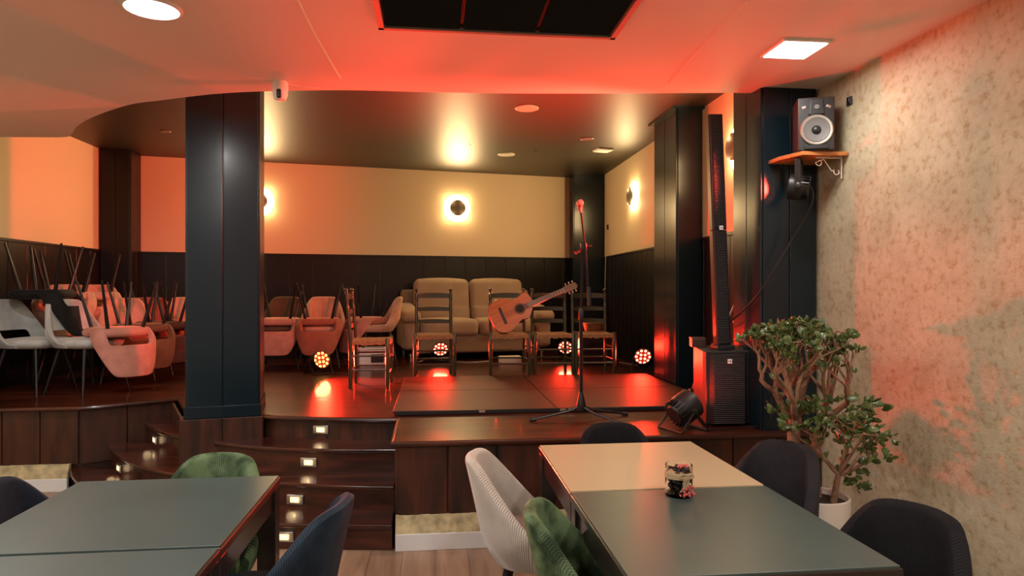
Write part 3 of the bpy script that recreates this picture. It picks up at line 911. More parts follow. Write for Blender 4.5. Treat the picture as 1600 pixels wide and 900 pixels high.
# ---- ladder-back chairs with rush seats
def make_ladder(label):
    t = thing('ladderback_chair', label, 'chair', group='green ladder-back chairs on the stage')
    g = M['green_paint']
    zs = .44
    for sx in (-1, 1):
        bm = B()
        x0, y0_ = sx * .185, .17
        H = .93
        prof = []
        for k in range(30):
            h = k / 29 * (H - .06)
            r = .0175
            for c in (.62, .78): r -= .005 * math.exp(-((h - c) / .014) ** 2)
            for c in (.64, .60, .80, .76): r += .0035 * math.exp(-((h - c) / .010) ** 2)
            prof.append((r, h))
        prof += [(.010, H - .056), (.009, H - .050), (.014, H - .044), (.010, H - .038), (.018, H - .026), (.019, H - .017), (.012, H - .005), (0, H)]
        lathe(bm, prof, seg=14)
        for v in bm.verts:
            f = max(0, v.co.z - zs)
            v.co += Vector((x0, y0_ + f * .08, 0))
        obj('back_post', bm, g, t, smooth=True)
        bm = B(); lathe(bm, [(.013, 0), (.018, .03), (.0195, .25), (.0195, zs + .012), (.014, zs + .022), (0, zs + .023)], c=(sx * .205, -.17, 0), seg=14); obj('front_leg', bm, g, t, smooth=True)
        for z in (.17, .30, ):
            bm = B(); tube(bm, [(sx * .205, -.17, z), (sx * .187, .17, z)], .009, 8); obj('rung', bm, g, t, smooth=True)
    for z in (.135, .28, .37):
        if z < .35:
            bm = B(); tube(bm, [(-.205, -.17, z), (0, -.17, z), (.205, -.17, z)], [.009, .011, .009], 8); obj('rung', bm, g, t, smooth=True)
        bm = B()
        if z < .2:
            tube(bm, [(-.187, .17, z + .03), (.187, .17, z + .03)], .009, 8); obj('rung', bm, g, t, smooth=True)
        else: bm.free()
    for z, hh in ((.565, .038), (.70, .038), (.845, .046)):
        bm = B(); N = 12
        ring = []
        for k in range(N + 1):
            s = -1 + 2 * k / N
            x = s * .18; y = .17 + (z - zs) * .08 + .022 * (1 - s * s)
            ht = hh / 2 * (1 + .25 * (1 - s * s))
            ring.append([bm.verts.new((x, y - .005, z - hh / 2)), bm.verts.new((x, y + .005, z - hh / 2)), bm.verts.new((x, y + .005, z - hh / 2 + ht * 2)), bm.verts.new((x, y - .005, z - hh / 2 + ht * 2))])
        for a, b in zip(ring, ring[1:]):
            for k in range(4): bm.faces.new((a[k], a[(k + 1) % 4], b[(k + 1) % 4], b[k]))
        bm.faces.new(ring[0][::-1]); bm.faces.new(ring[-1])
        obj('slat', bm, g, t, smooth=True, ang=30)
    # rush seat: trapezoid with four woven triangles dipping to the middle and a ragged lower edge
    bm = B()
    N = 16
    def corner(s, tt, z): return Vector(((.205 - (tt + 1) / 2 * .022) * s * 1.05, -.185 + (tt + 1) / 2 * .37, z))
    top = [[None] * (N + 1) for _ in range(N + 1)]; bot = [[None] * (N + 1) for _ in range(N + 1)]
    for i in range(N + 1):
        for j in range(N + 1):
            s = -1 + 2 * i / N; q = -1 + 2 * j / N
            m_ = max(abs(s), abs(q))
            z = zs + .012 * m_ - .004 + (.006 if abs(abs(s) - abs(q)) < .07 else 0) - (.012 if m_ > .98 else 0)
            top[i][j] = bm.verts.new(corner(s, q, z + random.uniform(-.0015, .0015)))
            bot[i][j] = bm.verts.new(corner(s, q, zs - .030 - (random.uniform(0, .016) if m_ > .8 else .004)))
    for i in range(N):
        for j in range(N):
            bm.faces.new((top[i][j], top[i + 1][j], top[i + 1][j + 1], top[i][j + 1]))
            bm.faces.new((bot[i][j], bot[i][j + 1], bot[i + 1][j + 1], bot[i + 1][j]))
    for i in range(N):
        bm.faces.new((top[i][0], bot[i][0], bot[i + 1][0], top[i + 1][0])); bm.faces.new((top[i][N], top[i + 1][N], bot[i + 1][N], bot[i][N]))
        bm.faces.new((top[0][i], top[0][i + 1], bot[0][i + 1], bot[0][i])); bm.faces.new((top[N][i], bot[N][i], bot[N][i + 1], top[N][i + 1]))
    obj('seat', bm, M['rush'], t, smooth=True, ang=60)
    return t
lad = make_ladder('green ladder-back chair turned sideways, alone at the left of the row')
lc = [(Vector(at(544, 608, ZST)) + Vector(at(614, 597, ZST))) / 2]
lad.location = (lc[0].x, lc[0].y, ZST); lad.rotation_euler = (0, 0, R(89))
YLAD = 7.25
for x, lb, rz in [(-.01, 'green ladder-back chair standing in front of the left sofa seat', 2), (.785, 'green ladder-back chair with the guitar on its seat', -1),
                  (1.25, 'green ladder-back chair under the guitar head, directly right of the guitar chair', 0), (1.70, 'green ladder-back chair at the right end of the row behind the microphone stand', -2)]:
    dup(lad, lb, (x, YLAD, ZST), R(rz))

# ================================================================== SOFA
def soft(name, m, parent, c, s, bev, rot=None, puff=.0):
    bm = B()
    box(bm, (0, 0, 0), s, None, bev, 5)
    bmesh.ops.subdivide_edges(bm, edges=[e for e in bm.edges if e.calc_length() > .12], cuts=4, use_grid_fill=True)
    for v in bm.verts:
        if puff:
            fx = max(0, 1 - (2 * v.co.x / s[0]) ** 2); fz = max(0, 1 - (2 * v.co.z / s[2]) ** 2); fy = max(0, 1 - (2 * v.co.y / s[1]) ** 2)
            if abs(v.co.y) > s[1] * .3: v.co.y += math.copysign(puff * fx * fz, v.co.y)
            if v.co.z > s[2] * .3: v.co.z += puff * fx * fy
    if rot: bmesh.ops.rotate(bm, cent=(0, 0, 0), matrix=Euler(rot).to_matrix(), verts=bm.verts)
    bmesh.ops.translate(bm, vec=c, verts=bm.verts)
    return obj(name, bm, m, parent, smooth=True, ang=80)
sf = thing('sofa', 'greige two-seat upholstered sofa against the back wall of the stage', 'sofa', (.50, 9.22, ZST), R(10))
for sx in (-1, 1):
    soft('back_cushion', M['sofa'], sf, (sx * .385, .22, .80), (.755, .22, .50), .07, (R(-9), 0, 0), .03)
    soft('lumbar_cushion', M['sofa'], sf, (sx * .385, .17, .585), (.755, .26, .26), .08, (R(-6), 0, 0), .03)
    soft('seat_cushion', M['sofa'], sf, (sx * .385, -.13, .42), (.76, .62, .22), .075, None, .02)
    soft('arm', M['sofa'], sf, (sx * .885, -.05, .37), (.20, .78, .44), .06)
    bm = B()
    o = soft('arm_pad', M['sofa'], sf, (sx * .895, -.10, .61), (.27, .78, .16), .075, (R(8), 0, 0), .02)
    for sy in (-.34, .34):
        bm = B(); lathe(bm, [(.022, 0), (.03, .10)], c=(sx * .88, sy, 0), seg=14); obj('foot', bm, M['steel'], sf, smooth=True)
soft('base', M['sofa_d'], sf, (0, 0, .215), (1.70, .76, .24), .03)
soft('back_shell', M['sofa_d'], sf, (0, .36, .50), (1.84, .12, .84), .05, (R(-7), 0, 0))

# ================================================================== DANCE FLOOR
plat = thing('dance_platform', 'low brown dance floor of joined boards in front of the chairs', 'platform', (.94, 5.93, ZST))
for k, cx in enumerate((-.645, .555)):
    for j, (cy, ly) in enumerate(((-.48, .98), (.50, .96))):
        bm = B(); box(bm, (cx + (.0 if k == 0 else .05), cy, .026), ((1.196 if k == 0 else 1.29), ly, .018), bev=.002, seg=1); obj('board', bm, M['dance'], plat)
bm = B(); box(bm, (.03, .01, .0085), (2.50, 1.96, .017)); obj('underframe', bm, M['dance_edge'], plat)
bm = B(); box(bm, (.03, -.978, .02), (2.50, .012, .028), bev=.002, seg=1); obj('front_trim', bm, M['dance_edge'], plat)
for x in (-.60, .0, .92, 0.06):
    bm = B(); box(bm, (x, -.988, .022), (.045, .008, .018), bev=.002, seg=1); box(bm, (x + .01, -.993, .022), (.014, .006, .012)); obj('latch', bm, M['steel'], plat)

# ================================================================== PAR LAMPS
def par(label, loc, aimdir, led, r=.098, L=.16, power=POW_PAR, floor=True, spot=104, nled=14, lit=True, hang=False, red=None, group='red stage lamps'):
    """short black can with a ring pattern of LEDs, yoke and bent feet"""
    t = thing('stage_lamp', label, 'stage light', loc, group=group)
    a = Vector(aimdir).normalized()
    side = Vector((0, 0, 1)).cross(a)
    side = side.normalized() if side.length > .01 else Vector((1, 0, 0))
    up = a.cross(side)
    mt = Matrix((side, up, a)).transposed()
    hc = .135 if not hang else -.175
    c = Vector((0, 0, hc))
    bm = B(); lathe(bm, [(0, -L * .55), (r * .62, -L * .55), (r * .72, -L * .48), (r * .95, -L * .15), (r, -L * .1), (r, L * .5), (r * .93, L * .5), (r * .93, L * .30)], c=c, seg=36, mtx=mt)
    obj('can', bm, M['black'], t, smooth=True)
    bm = B()
    for k in range(20):
        an = 2 * PI * k / 20
        b = B(); vs = box(bm, (0, 0, 0), (.004, .016, L * .42))
        m4 = mt @ Matrix.Rotation(an, 3, 'Z')
        for v in vs: v.co = m4 @ (v.co + Vector((0, r * .86, -L * .32))) + c
        b.free()
    obj('cooling_fins', bm, M['blackm'], t)
    bm = B(); lathe(bm, [(r * .94, L * .34), (r * .94, L * .37), (0, L * .37)], c=c, seg=36, mtx=mt); obj('face', bm, M['led_face'] if lit else M['black'], t, smooth=True)
    bm = B()
    spots = [(0.0, 0.0)] * 0
    for k in range(4): spots.append((.33 * math.cos(PI / 4 + k * PI / 2), .33 * math.sin(PI / 4 + k * PI / 2)))
    for k in range(10): spots.append((.76 * math.cos(2 * PI * k / 10), .76 * math.sin(2 * PI * k / 10)))
    for sx, sy in spots:
        lathe(bm, [(r * .15, L * .365), (r * .15, L * .39), (r * .09, L * .42), (0, L * .43)], c=c + mt @ Vector((sx * r, sy * r, 0)), seg=12, mtx=mt)
    obj('led_cluster', bm, led if lit else M['chrome'], t, smooth=True)
    # yoke
    bm = B()
    s2 = Vector((side.x, side.y, 0)).normalized(); f2 = Vector((-s2.y, s2.x, 0))
    if not hang:
        for ang in (-1, 1):
            f = f2 * (.11 * ang)
            pts = [c + s2 * (r + .014), c * 0 + s2 * (r + .020) + f + Vector((0, 0, .006)), c * 0 - s2 * (r + .020) + f + Vector((0, 0, .006)), c - s2 * (r + .014)]
            for p, q in zip(pts, pts[1:]): tube(bm, [p, q], .0075, 6)
    else:
        top = Vector((0, 0, -.004))
        pts = [c + s2 * (r + .016), c + s2 * (r + .016) + Vector((0, 0, .16)), top + s2 * .04, top - s2 * .04, c - s2 * (r + .016) + Vector((0, 0, .16)), c - s2 * (r + .016)]
        for p, q in zip(pts, pts[1:]):
            m_ = (p + q) / 2; dv = q - p
            rot = dv.to_track_quat('Z', 'Y').to_matrix()
            box(bm, m_, (.035, .006, dv.length + .004), rot)
    obj('yoke', bm, M['black'], t)
    for s in (-1, 1):
        bm = B(); lathe(bm, [(.018, 0), (.018, .02), (.010, .024)], c=c + s2 * s * (r + .004), seg=12, mtx=aim(s2 * s))
        obj('knob', bm, M['black'], t, smooth=True)
    if lit:
        q = Vector(loc) + c + a * (L * .58)
        light('red_beam', 'SPOT', tuple(q), power, red or RED, tuple(a), size=.088, spot=spot, blend=.8)
    return t
def ground(u, d): 
    p = at(u, 453.5, d=d); return (p.x, p.y, ZST)
def face_cam(p, up=.25):
    return (-p[0], -p[1], 8 * up)
p = ground(498, 7.42); par('stage lamp glowing yellow-orange on the floor below the rose chair', p, (3.75, -4.9, 1.7), M['led_y'], power=POW_PAR * 3.9, spot=78)
p = ground(689, 8.50); par('stage lamp glowing red seen under the second ladder-back chair', p, (-.6, -6, 4.0), M['led_p'], power=POW_PAR)
p = ground(883, 8.75); par('stage lamp glowing red under the ladder-back chair next to the guitar', p, (-.6, -6, 4.0), M['led_p'], power=POW_PAR)
p = ground(1006, 7.60); par('stage lamp glowing red on the floor beside the right stage wall', p, (-3.2, -6, 4.0), M['led_p'], power=POW_PAR)
p = ground(1068, 4.42); par('unlit looking black stage lamp tilted up on the stage edge by the subwoofer', p, (.75, .25, .40), M['led_p'], power=POW_PAR * .05, spot=70)
par('red stage lamp tucked behind the subwoofer, its glow on the pillar', (2.03, 5.02, ZST), (.02, -.42, .62), M['led_p'], power=POW_PAR * .06, spot=110, r=.07, L=.12)
HL = (2.235, 3.97, 2.36)
par('black stage lamp hanging under the corner shelf', HL, (-6.1, 4.0, 1.1), M['led_p'], power=POW_HANG, hang=True, r=.078, L=.11, spot=66, red=(1, .065, .04))

# ================================================================== GUITAR
gt = thing('guitar', 'orange classical guitar leaning on a ladder-back chair', 'guitar')
half = [(-.245, 0), (-.243, .07), (-.225, .13), (-.175, .172), (-.11, .184), (-.045, .168), (.02, .130), (.065, .116), (.115, .124), (.165, .139), (.205, .135), (.232, .105), (.243, .05), (.245, 0)]
hs = spline([(x, y, 0) for x, y in half], 5)
# cutaway on the lower shoulder
def body_pts():
    up_ = [(p.x, p.y) for p in hs]
    lo_ = [(p.x, -p.y) for p in hs][::-1][1:-1]
    lo2 = []
    for x, y in lo_:
        if x > .13:
            f = min(1, (x - .13) / .11)
            y = y * (1 - .52 * math.sin(f * PI / 2) ** 1.2)
            x = x - .02 * f
        lo2.append((x, y))
    return up_ + lo2
bp = body_pts()
bm = B(); prism(bm, bp, -.09, -.002); obj('body', bm, M['guitar_side'], gt, bevel=.004)
bm = B(); prism(bm, [(x * .992, y * .992) for x, y in bp], -.003, .003); obj('soundboard', bm, M['guitar_top'], gt)
bm = B(); lathe(bm, [(.062, .0031), (.060, .0045), (.046, .0045)], c=(.085, 0, 0), seg=36); obj('rosette', bm, M['neck'], gt)
bm = B(); lathe(bm, [(.044, .0048), (0, .0048)], c=(.085, 0, 0), seg=36); obj('sound_hole', bm, M['ebony'], gt)
bm = B(); box(bm, (-.115, 0, .008), (.028, .185, .010), bev=.003); box(bm, (-.115, 0, .014), (.008, .08, .006)); obj('bridge', bm, M['ebony'], gt)
bm = B(); prism(bm, [(.13, -.030), (.60, -.025), (.60, .025), (.13, .030)], .003, .010)
nk = obj('fretboard', bm, M['neck'], gt)
bm = B()
for k in range(19):
    x = .60 - .65 * (1 - 2 ** (-(k) / 12))
    if x > .14: box(bm, (x, 0, .011), (.0022, .052, .002))
obj('fret', bm, M['steel'], nk)
bm = B(); prism(bm, [(.235, -.028), (.60, -.024), (.60, .024), (.235, .028)], -.018, .003); box(bm, (.245, 0, -.04), (.05, .05, .08), bev=.008); obj('neck', bm, M['neck'], gt)
bm = B(); prism(bm, [(.60, -.027), (.63, -.036), (.745, -.036), (.76, -.02), (.765, 0), (.76, .02), (.745, .036), (.63, .036), (.60, .027)], -.022, -.002); hd = obj('headstock', bm, M['neck'], gt, bevel=.002)
bm = B()
for s in (-1, 1):
    for x in (.65, .69, .73):
        lathe(bm, [(.004, 0), (.004, .014), (.008, .016), (.008, .026), (0, .027)], c=(x, s * .036, -.012), seg=10, mtx=aim((0, s, 0)))
obj('tuning_peg', bm, M['offwhite'], hd, smooth=True)
bm = B()
for k in range(6):
    y = -.021 + .0084 * k
    tube(bm, [(-.115, y * 1.35, .017), (.60, y, .014)], .0007, 4)
obj('strings', bm, M['steel'], gt)
gz = at(801, 487, d=7.22)
xa = Vector((.915, .05, .375)).normalized()
za = Vector((.04, -1, .20)); za = (za - xa * za.dot(xa)).normalized()
ya = za.cross(xa)
gt.matrix_world = Matrix.Translation(gz) @ Matrix((xa, ya, za)).transposed().to_4x4()

# ================================================================== MICROPHONE STAND
mp = at(908, 655, ZST)
ms = thing('microphone_stand', 'black microphone stand with upright boom at the stage front', 'microphone stand', (mp.x, mp.y, ZST))
bm = B(); lathe(bm, [(.035, .06), (.037, .075), (.030, .12), (.018, .17), (.014, .19)], seg=20); obj('hub', bm, M['blackm'], ms, smooth=True)
for a in (188, 15, -52):
    an = R(a); e = Vector((math.cos(an), math.sin(an), 0))
    bm = B(); tube(bm, [e * .03 + Vector((0, 0, .085)), e * .10 + Vector((0, 0, .06)), e * .36 + Vector((0, 0, .014))], .009, 8)
    l = obj('leg', bm, M['blackm'], ms, smooth=True)
    bm = B(); tube(bm, [e * .33 + Vector((0, 0, .0165)), e * .375 + Vector((0, 0, .014))], .014, 8); obj('rubber_foot', bm, M['black'], l, smooth=True)
bm = B(); tube(bm, [(0, 0, .12), (0, 0, .72)], .0125, 12); tube(bm, [(0, 0, .70), (.01, 0, 1.22)], .009, 12); obj('pole', bm, M['stand'], ms, smooth=True)
bm = B(); lathe(bm, [(.017, .70), (.019, .71), (.019, .76), (.014, .78)], seg=16); obj('height_clutch', bm, M['black'], ms, smooth=True)
bm = B(); box(bm, (.018, 0, 1.215), (.045, .035, .05), bev=.008); tube(bm, [(.035, 0, 1.215), (.075, 0, 1.215)], [.008, .014], 8); tube(bm, [(-.005, 0, 1.19), (-.045, 0, 1.17)], [.008, .012], 8); obj('boom_clamp', bm, M['black'], ms, smooth=True)
bm = B(); tube(bm, [(.052, -.02, .84), (.024, -.02, 1.22), (-.005, -.02, 1.46)], .008, 10); obj('boom_arm', bm, M['stand'], ms, smooth=True)
bm = B(); tube(bm, [(.055, -.02, .80), (.050, -.02, .93)], .014, 10); obj('counterweight', bm, M['black'], ms, smooth=True)
bm = B(); tube(bm, [(-.006, -.02, 1.45), (-.012, -.02, 1.475), (-.012, -.028, 1.50)], [.010, .016, .017], 10); obj('microphone_clip', bm, M['red_tint'], ms, smooth=True)
bm = B(); lathe(bm, [(0, 0), (.012, 0), (.015, .07), (.024, .075), (.026, .095), (.020, .118), (0, .126)], c=(-.012, .03, 1.495), mtx=aim((-.1, -1, .18)), seg=16)
mc = obj('microphone', bm, M['red_tint'], smooth=True); mc.location = ms.location
tag(mc, 'microphone clipped at the top of the black stand', 'microphone')

# ================================================================== SUBWOOFER + COLUMN SPEAKER
def text_mesh(name, txt, size, m, parent, loc, rot):
    cu = bpy.data.curves.new('txt', 'FONT'); cu.body = txt; cu.size = size; cu.extrude = .0006; cu.align_x = 'CENTER'; cu.align_y = 'CENTER'
    o = bpy.data.objects.new('txt', cu); COL.objects.link(o)
    bpy.context.view_layer.update()
    me = bpy.data.meshes.new_from_object(o.evaluated_get(bpy.context.evaluated_depsgraph_get()))
    bpy.data.objects.remove(o)
    me.materials.clear(); me.materials.append(m)
    r = bpy.data.objects.new(name, me); COL.objects.link(r); r.parent = parent; r.location = loc; r.rotation_euler = rot
    return r
sb = thing('subwoofer', 'black subwoofer cabinet at the right edge of the stage', 'loudspeaker', (1.945, 4.36, ZST), R(-1))
HS = .50
bm = B(); prism(bm, [(-.150, -.02), (.150, -.02), (.160, .02), (.10, .46), (-.06, .46), (-.160, .02)], 0.012, HS); obj('cabinet', bm, M['black'], sb, bevel=.006)
bm = B(); prism(bm, [(-.148, 0), (-.105, -.045), (.105, -.045), (.148, 0)], .02, HS - .02); obj('grille', bm, M['grille'], sb)
bm = B(); box(bm, (0, -.048, HS - .065), (.030, .004, .030), bev=.001, seg=1); bd = obj('badge', bm, M['white'], sb)
text_mesh('badge_letters', 'HK', .017, M['black'], bd, (0, -.0510, HS - .065), (PI / 2, 0, 0))
for x in (-.11, .11):
    for y in (0, .3):
        bm = B(); lathe(bm, [(.016, 0), (.018, .014)], c=(x * (.7 if y else 1), y, 0), seg=12); obj('foot', bm, M['black'], sb)
base = Vector((1.975, 4.50, ZST + HS))
cs = thing('column_speaker', 'tall slim black column speaker standing on the subwoofer', 'loudspeaker', base, rot=(R(-.5), R(-2.0), R(2)))
HCo = 1.62
bm = B(); box(bm, (0, 0, .015), (.13, .12, .03), bev=.006); obj('mount', bm, M['black'], cs)
for k, (z0, z1) in enumerate(((.03, .82), (.824, HCo))):
    bm = B(); prism(bm, [(-.046, -.035), (.046, -.035), (.052, -.02), (.040, .055), (-.040, .055), (-.052, -.02)], z0, z1); sg = obj('speaker_section', bm, M['black'], cs, bevel=.003)
    bm = B(); prism(bm, [(-.044, -.036), (-.034, -.046), (.034, -.046), (.044, -.036)], z0 + .012, z1 - .012); obj('grille', bm, M['grille'], sg)
bm = B(); box(bm, (0, -.049, .835), (.028, .004, .028), bev=.001, seg=1); bd = obj('badge', bm, M['white'], cs)
text_mesh('badge_letters', 'HK', .016, M['black'], bd, (0, -.0516, .835), (PI / 2, 0, 0))
# boxes behind
t = thing('equipment_case', 'black equipment case behind the subwoofer with a white power strip leaning on it', 'case', (2.285, 4.86, ZST))
bm = B(); box(bm, (0, 0, .245), (.32, .34, .47), bev=.01); obj('case_body', bm, M['black'], t)
bm = B(); box(bm, (0, 0, .488), (.33, .35, .025), bev=.006); obj('lid', bm, M['black'], t)
for s in (-1, 1):
    bm = B(); box(bm, (s * .1, -.175, .42), (.03, .01, .05), bev=.002); obj('latch', bm, M['steel'], t)
t = thing('small_box', 'small dark wooden box resting on the back of the subwoofer top', 'box', (1.885, 4.72, ZST + HS), R(-12))
bm = B(); box(bm, (0, 0, .03), (.10, .12, .06), bev=.004); obj('box_body', bm, M['wood_dk'], t)
bm = B(); box(bm, (0, 0, .063), (.104, .124, .008), bev=.002); obj('lid', bm, M['wood_dk'], t)
ps_ = at(1162, 514, d=4.84)
t = thing('power_strip', 'white power strip tilted behind the subwoofer', 'power strip', ps_, rot=(R(-15), R(48), R(6)))
bm = B(); box(bm, (0, 0, 0), (.19, .045, .05), bev=.008); obj('housing', bm, M['white'], t, smooth=True)
for k in range(3):
    bm = B(); lathe(bm, [(.018, .0), (.018, .003), (0, .003)], c=(-.055 + .055 * k, -.0225, 0), seg=16, mtx=aim((0, -1, 0))); obj('socket', bm, M['offwhite'], t)

# ================================================================== SHELF AND MONITOR
sh = thing('corner_shelf', 'orange wooden corner shelf high beside the right wall', 'shelf', (2.30, 4.0, 2.362))
bm = B(); prism(bm, [(-.165, .165), (-.165, .03), (-.11, -.15), (.175, -.165), (.175, .165)], 0, .024); obj('board', bm, M['shelf'], sh, bevel=.003)
bm = B()
# scrolled metal bracket against the right wall
tube(bm, [(.165, -.11, -.005), (-.0, -.11, -.005)], .0045, 6); tube(bm, [(.165, -.11, -.005), (.165, -.11, -.13)], .0045, 6)
sc = []
for k in range(22):
    a = k / 21 * 1.6 * PI; r = .022 - .010 * k / 21
    sc.append((.02 + r * math.cos(a + PI), -.11, -.035 + r * math.sin(a + PI)))
tube(bm, sc[::-1] + [(.05, -.11, -.015), (.10, -.11, -.085)], .003, 6)
sc = []
for k in range(22):
    a = k / 21 * 1.5 * PI; r = .022 - .010 * k / 21
    sc.append((.135 + r * math.cos(a + PI * .8), -.11, -.09 - r * math.sin(a + PI * .8) * -1))
tube(bm, [(.10, -.11, -.085)] + sc, .003, 6)
obj('bracket', bm, M['offwhite'], sh, smooth=True)
mo = thing('monitor_speaker', 'dark studio monitor speaker with a grey cone on the corner shelf', 'loudspeaker', (2.315, 3.96, 2.386), R(-20))
bm = B(); box(bm, (0, -.03, .162), (.205, .20, .322), bev=.006); obj('cabinet', bm, M['wood_dk'], mo)
bm = B(); box(bm, (0, -.131, .162), (.196, .006, .312), bev=.002); obj('front_baffle', bm, M['black'], mo)
f = aim((0, -1, 0))
bm = B(); lathe(bm, [(.092, 0), (.094, .008), (.088, .014), (.076, .012), (.076, 0)], c=(0, -.133, .125), seg=40, mtx=f, cap=False); obj('woofer_ring', bm, M['steel'], mo, smooth=True)
bm = B(); lathe(bm, [(.078, .009), (.072, .013), (.066, .010), (.060, .008), (.03, .002), (0, .001)], c=(0, -.134, .125), seg=40, mtx=f, cap=False); obj('woofer_cone', bm, M['cone'], mo, smooth=True)
bm = B(); lathe(bm, [(.027, .002), (.022, .012), (.012, .018), (0, .020)], c=(0, -.134, .125), seg=24, mtx=f); obj('dust_cap', bm, M['black'], mo, smooth=True)
bm = B(); prism(bm, [(-.034, .30), (.034, .30), (.044, .208), (-.044, .208)], 0, .016)
for v in bm.verts: v.co = Vector((v.co.x, -.134 - v.co.z, v.co.y + .008))
obj('tweeter_horn', bm, M['black'], mo, bevel=.004)
bm = B(); lathe(bm, [(.016, 0), (.014, .006), (0, .008)], c=(0, -.151, .258), seg=20, mtx=f); obj('tweeter', bm, M['cone'], mo, smooth=True)
for s in (-1, 1):
    bm = B(); box(bm, (s * .068, -.135, .262), (.026, .006, .018), (0, s * R(25), 0), bev=.0025); obj('port', bm, M['chrome'], mo)
bm = B(); box(bm, (0, -.138, .022), (.135, .016, .024), bev=.003); obj('control_strip', bm, M['black'], mo)

# wall socket high on the right wall
wp = on_right(1328.5, 0, XR); wz = HC + (453.5 - 158) / FPX * (wp.x * SN + wp.y * CN)
t = thing('wall_socket', 'small black wall socket high on the mottled right wall', 'socket', (XR, wp.y, wz))
bm = B(); box(bm, (-.006, 0, 0), (.012, .045, .052), bev=.003); obj('plate', bm, M['black'], t)
bm = B(); box(bm, (-.014, 0, .004), (.006, .026, .028), bev=.002); obj('socket_face', bm, M['blackm'], t)
p = at(950.5, 353, d=9.2); 
q = on_right(950.5, 2.0); zq = HC + (453.5 - 355) / FPX * (q.x * SN + q.y * CN)
t = thing('cable_plug', 'small dark plug on the cream stage wall with a cable hanging down', 'plug', (XR - .016, q.y, zq))
bm = B(); box(bm, (-.01, 0, 0), (.02, .04, .07), bev=.004); obj('plug_body', bm, M['black'], t)

# cables
def cable(label, pts, r, m, n=8):
    bm = B(); tube(bm, spline(pts, n), r, 6); o = obj('cable', bm, m, smooth=True); return tag(o, label, 'cable')
yq = q.y
cable('thin white cable hanging down the stage wall into the corner', [(XR - .05, yq, zq - .03), (XR - .055, yq - .01, 2.1), (XR - .06, yq + .01, 1.7), (XR - .08, yq - .05, 1.3), (XR - .12, yq - .25, .95), (XR - .2, yq - .6, ZST + .01)], .005, M['cable_w'])
cable('black cord running down from the hanging stage lamp to the power strip', [(2.26, 3.93, 2.21), (2.30, 3.93, 2.16), (2.31, 3.96, 2.08), (2.24, 4.05, 1.88), (2.12, 4.10, 1.65), (2.055, 4.18, 1.50), (2.03, 4.5, 1.33), (2.04, 4.78, 1.25)], .0055, M['black'])
cable('black cable looping down beside the subwoofer onto the stage', [(2.06, 4.70, 1.10), (2.125, 4.14, 1.02), (2.14, 4.13, .85), (2.13, 4.14, .70), (2.04, 4.255, ZST + .008), (1.80, 4.22, ZST + .006), (1.64, 4.28, ZST + .006)], .004, M['black'])
cable('white cable draped over the back of the subwoofer', [(ps_.x - .05, ps_.y - .02, ps_.z + .03), (ps_.x - .085, ps_.y - .05, ps_.z + .10), (ps_.x - .07, ps_.y, ps_.z + .17), (ps_.x - .1, ps_.y + .05, ps_.z + .05)], .006, M['cable_w'])
def gp(u, v): return tuple(at(u, v, ZST + .006))
cable('pale cable on the stage floor running to the lamp by the right wall', [gp(968, 566), gp(985, 569), gp(1000, 571), gp(1008, 573)], .006, M['cable_w'])
cable('pale cable lying on the floor in front of the sofa', [gp(655, 565), gp(672, 560), gp(690, 563), gp(730, 566), gp(765, 564)], .006, M['cable_w'])

# small white equipment seen through the sideways ladder-back chair
wb = at(578, 578, ZST)
t = thing('white_mixer', 'white electronic unit with a red light behind the sideways ladder-back chair', 'electronics', (wb.x, wb.y + .4, ZST), R(10))
bm = B(); box(bm, (0, 0, .10), (.34, .22, .20), bev=.01); obj('housing', bm, M['white'], t)
bm = B(); box(bm, (.04, -.112, .10), (.15, .006, .10), bev=.002); obj('panel', bm, M['black'], t)
bm = B(); lathe(bm, [(.010, 0), (0, .006)], c=(.06, -.115, .13), seg=10, mtx=aim((0, -1, 0))); obj('indicator', bm, M['led_face'], t)
bm = B(); box(bm, (0, 0, .215), (.36, .24, .02), bev=.004); obj('lid', bm, M['white'], t)
# white tray under the sofa front
wt = at(798, 568, ZST)
t = thing('storage_tray', 'flat white box on the floor just below the sofa front', 'box', (wt.x, wt.y + .1, ZST), R(4))
bm = B(); box(bm, (0, 0, .035), (.26, .18, .07), bev=.004); obj('tray_body', bm, M['offwhite'], t)
bm = B(); box(bm, (0, 0, .075), (.27, .19, .012), bev=.003); obj('lid', bm, M['offwhite'], t)
# wicker basket on a black case in the corner
wk = at(935, 571, ZST)
t = thing('black_case', 'black case on the floor behind the rightmost ladder-back chair', 'case', (wk.x, wk.y + .2, ZST))
bm = B(); box(bm, (0, 0, .17), (.42, .28, .34), bev=.01); obj('case_body', bm, M['black'], t)
bm = B(); tube(bm, [(-.06, -.15, .27), (-.05, -.17, .28), (.05, -.17, .28), (.06, -.15, .27)], .006, 6); obj('handle', bm, M['blackm'], t)
t = thing('wicker_basket', 'brown wicker basket seen between the slats of the rightmost ladder-back chair', 'basket', (wk.x, wk.y + .2, ZST + .34))
bm = B()
rings = []
pr = []
for k in range(13):
    h = .16 * k / 12; pr.append((.10 + .04 * k / 12 + (.004 if k % 2 else 0), h))
lathe(bm, pr + [(.135, .165), (.125, .155), (.095, .02), (0, .02)], seg=28); obj('basket_body', bm, M['wicker'], t, smooth=True)
bm = B(); tube(bm, [(.138 * math.cos(a), .138 * math.sin(a), .165) for a in [2 * PI * k / 24 for k in range(25)]], .009, 6); obj('rim', bm, M['wicker'], t, smooth=True)

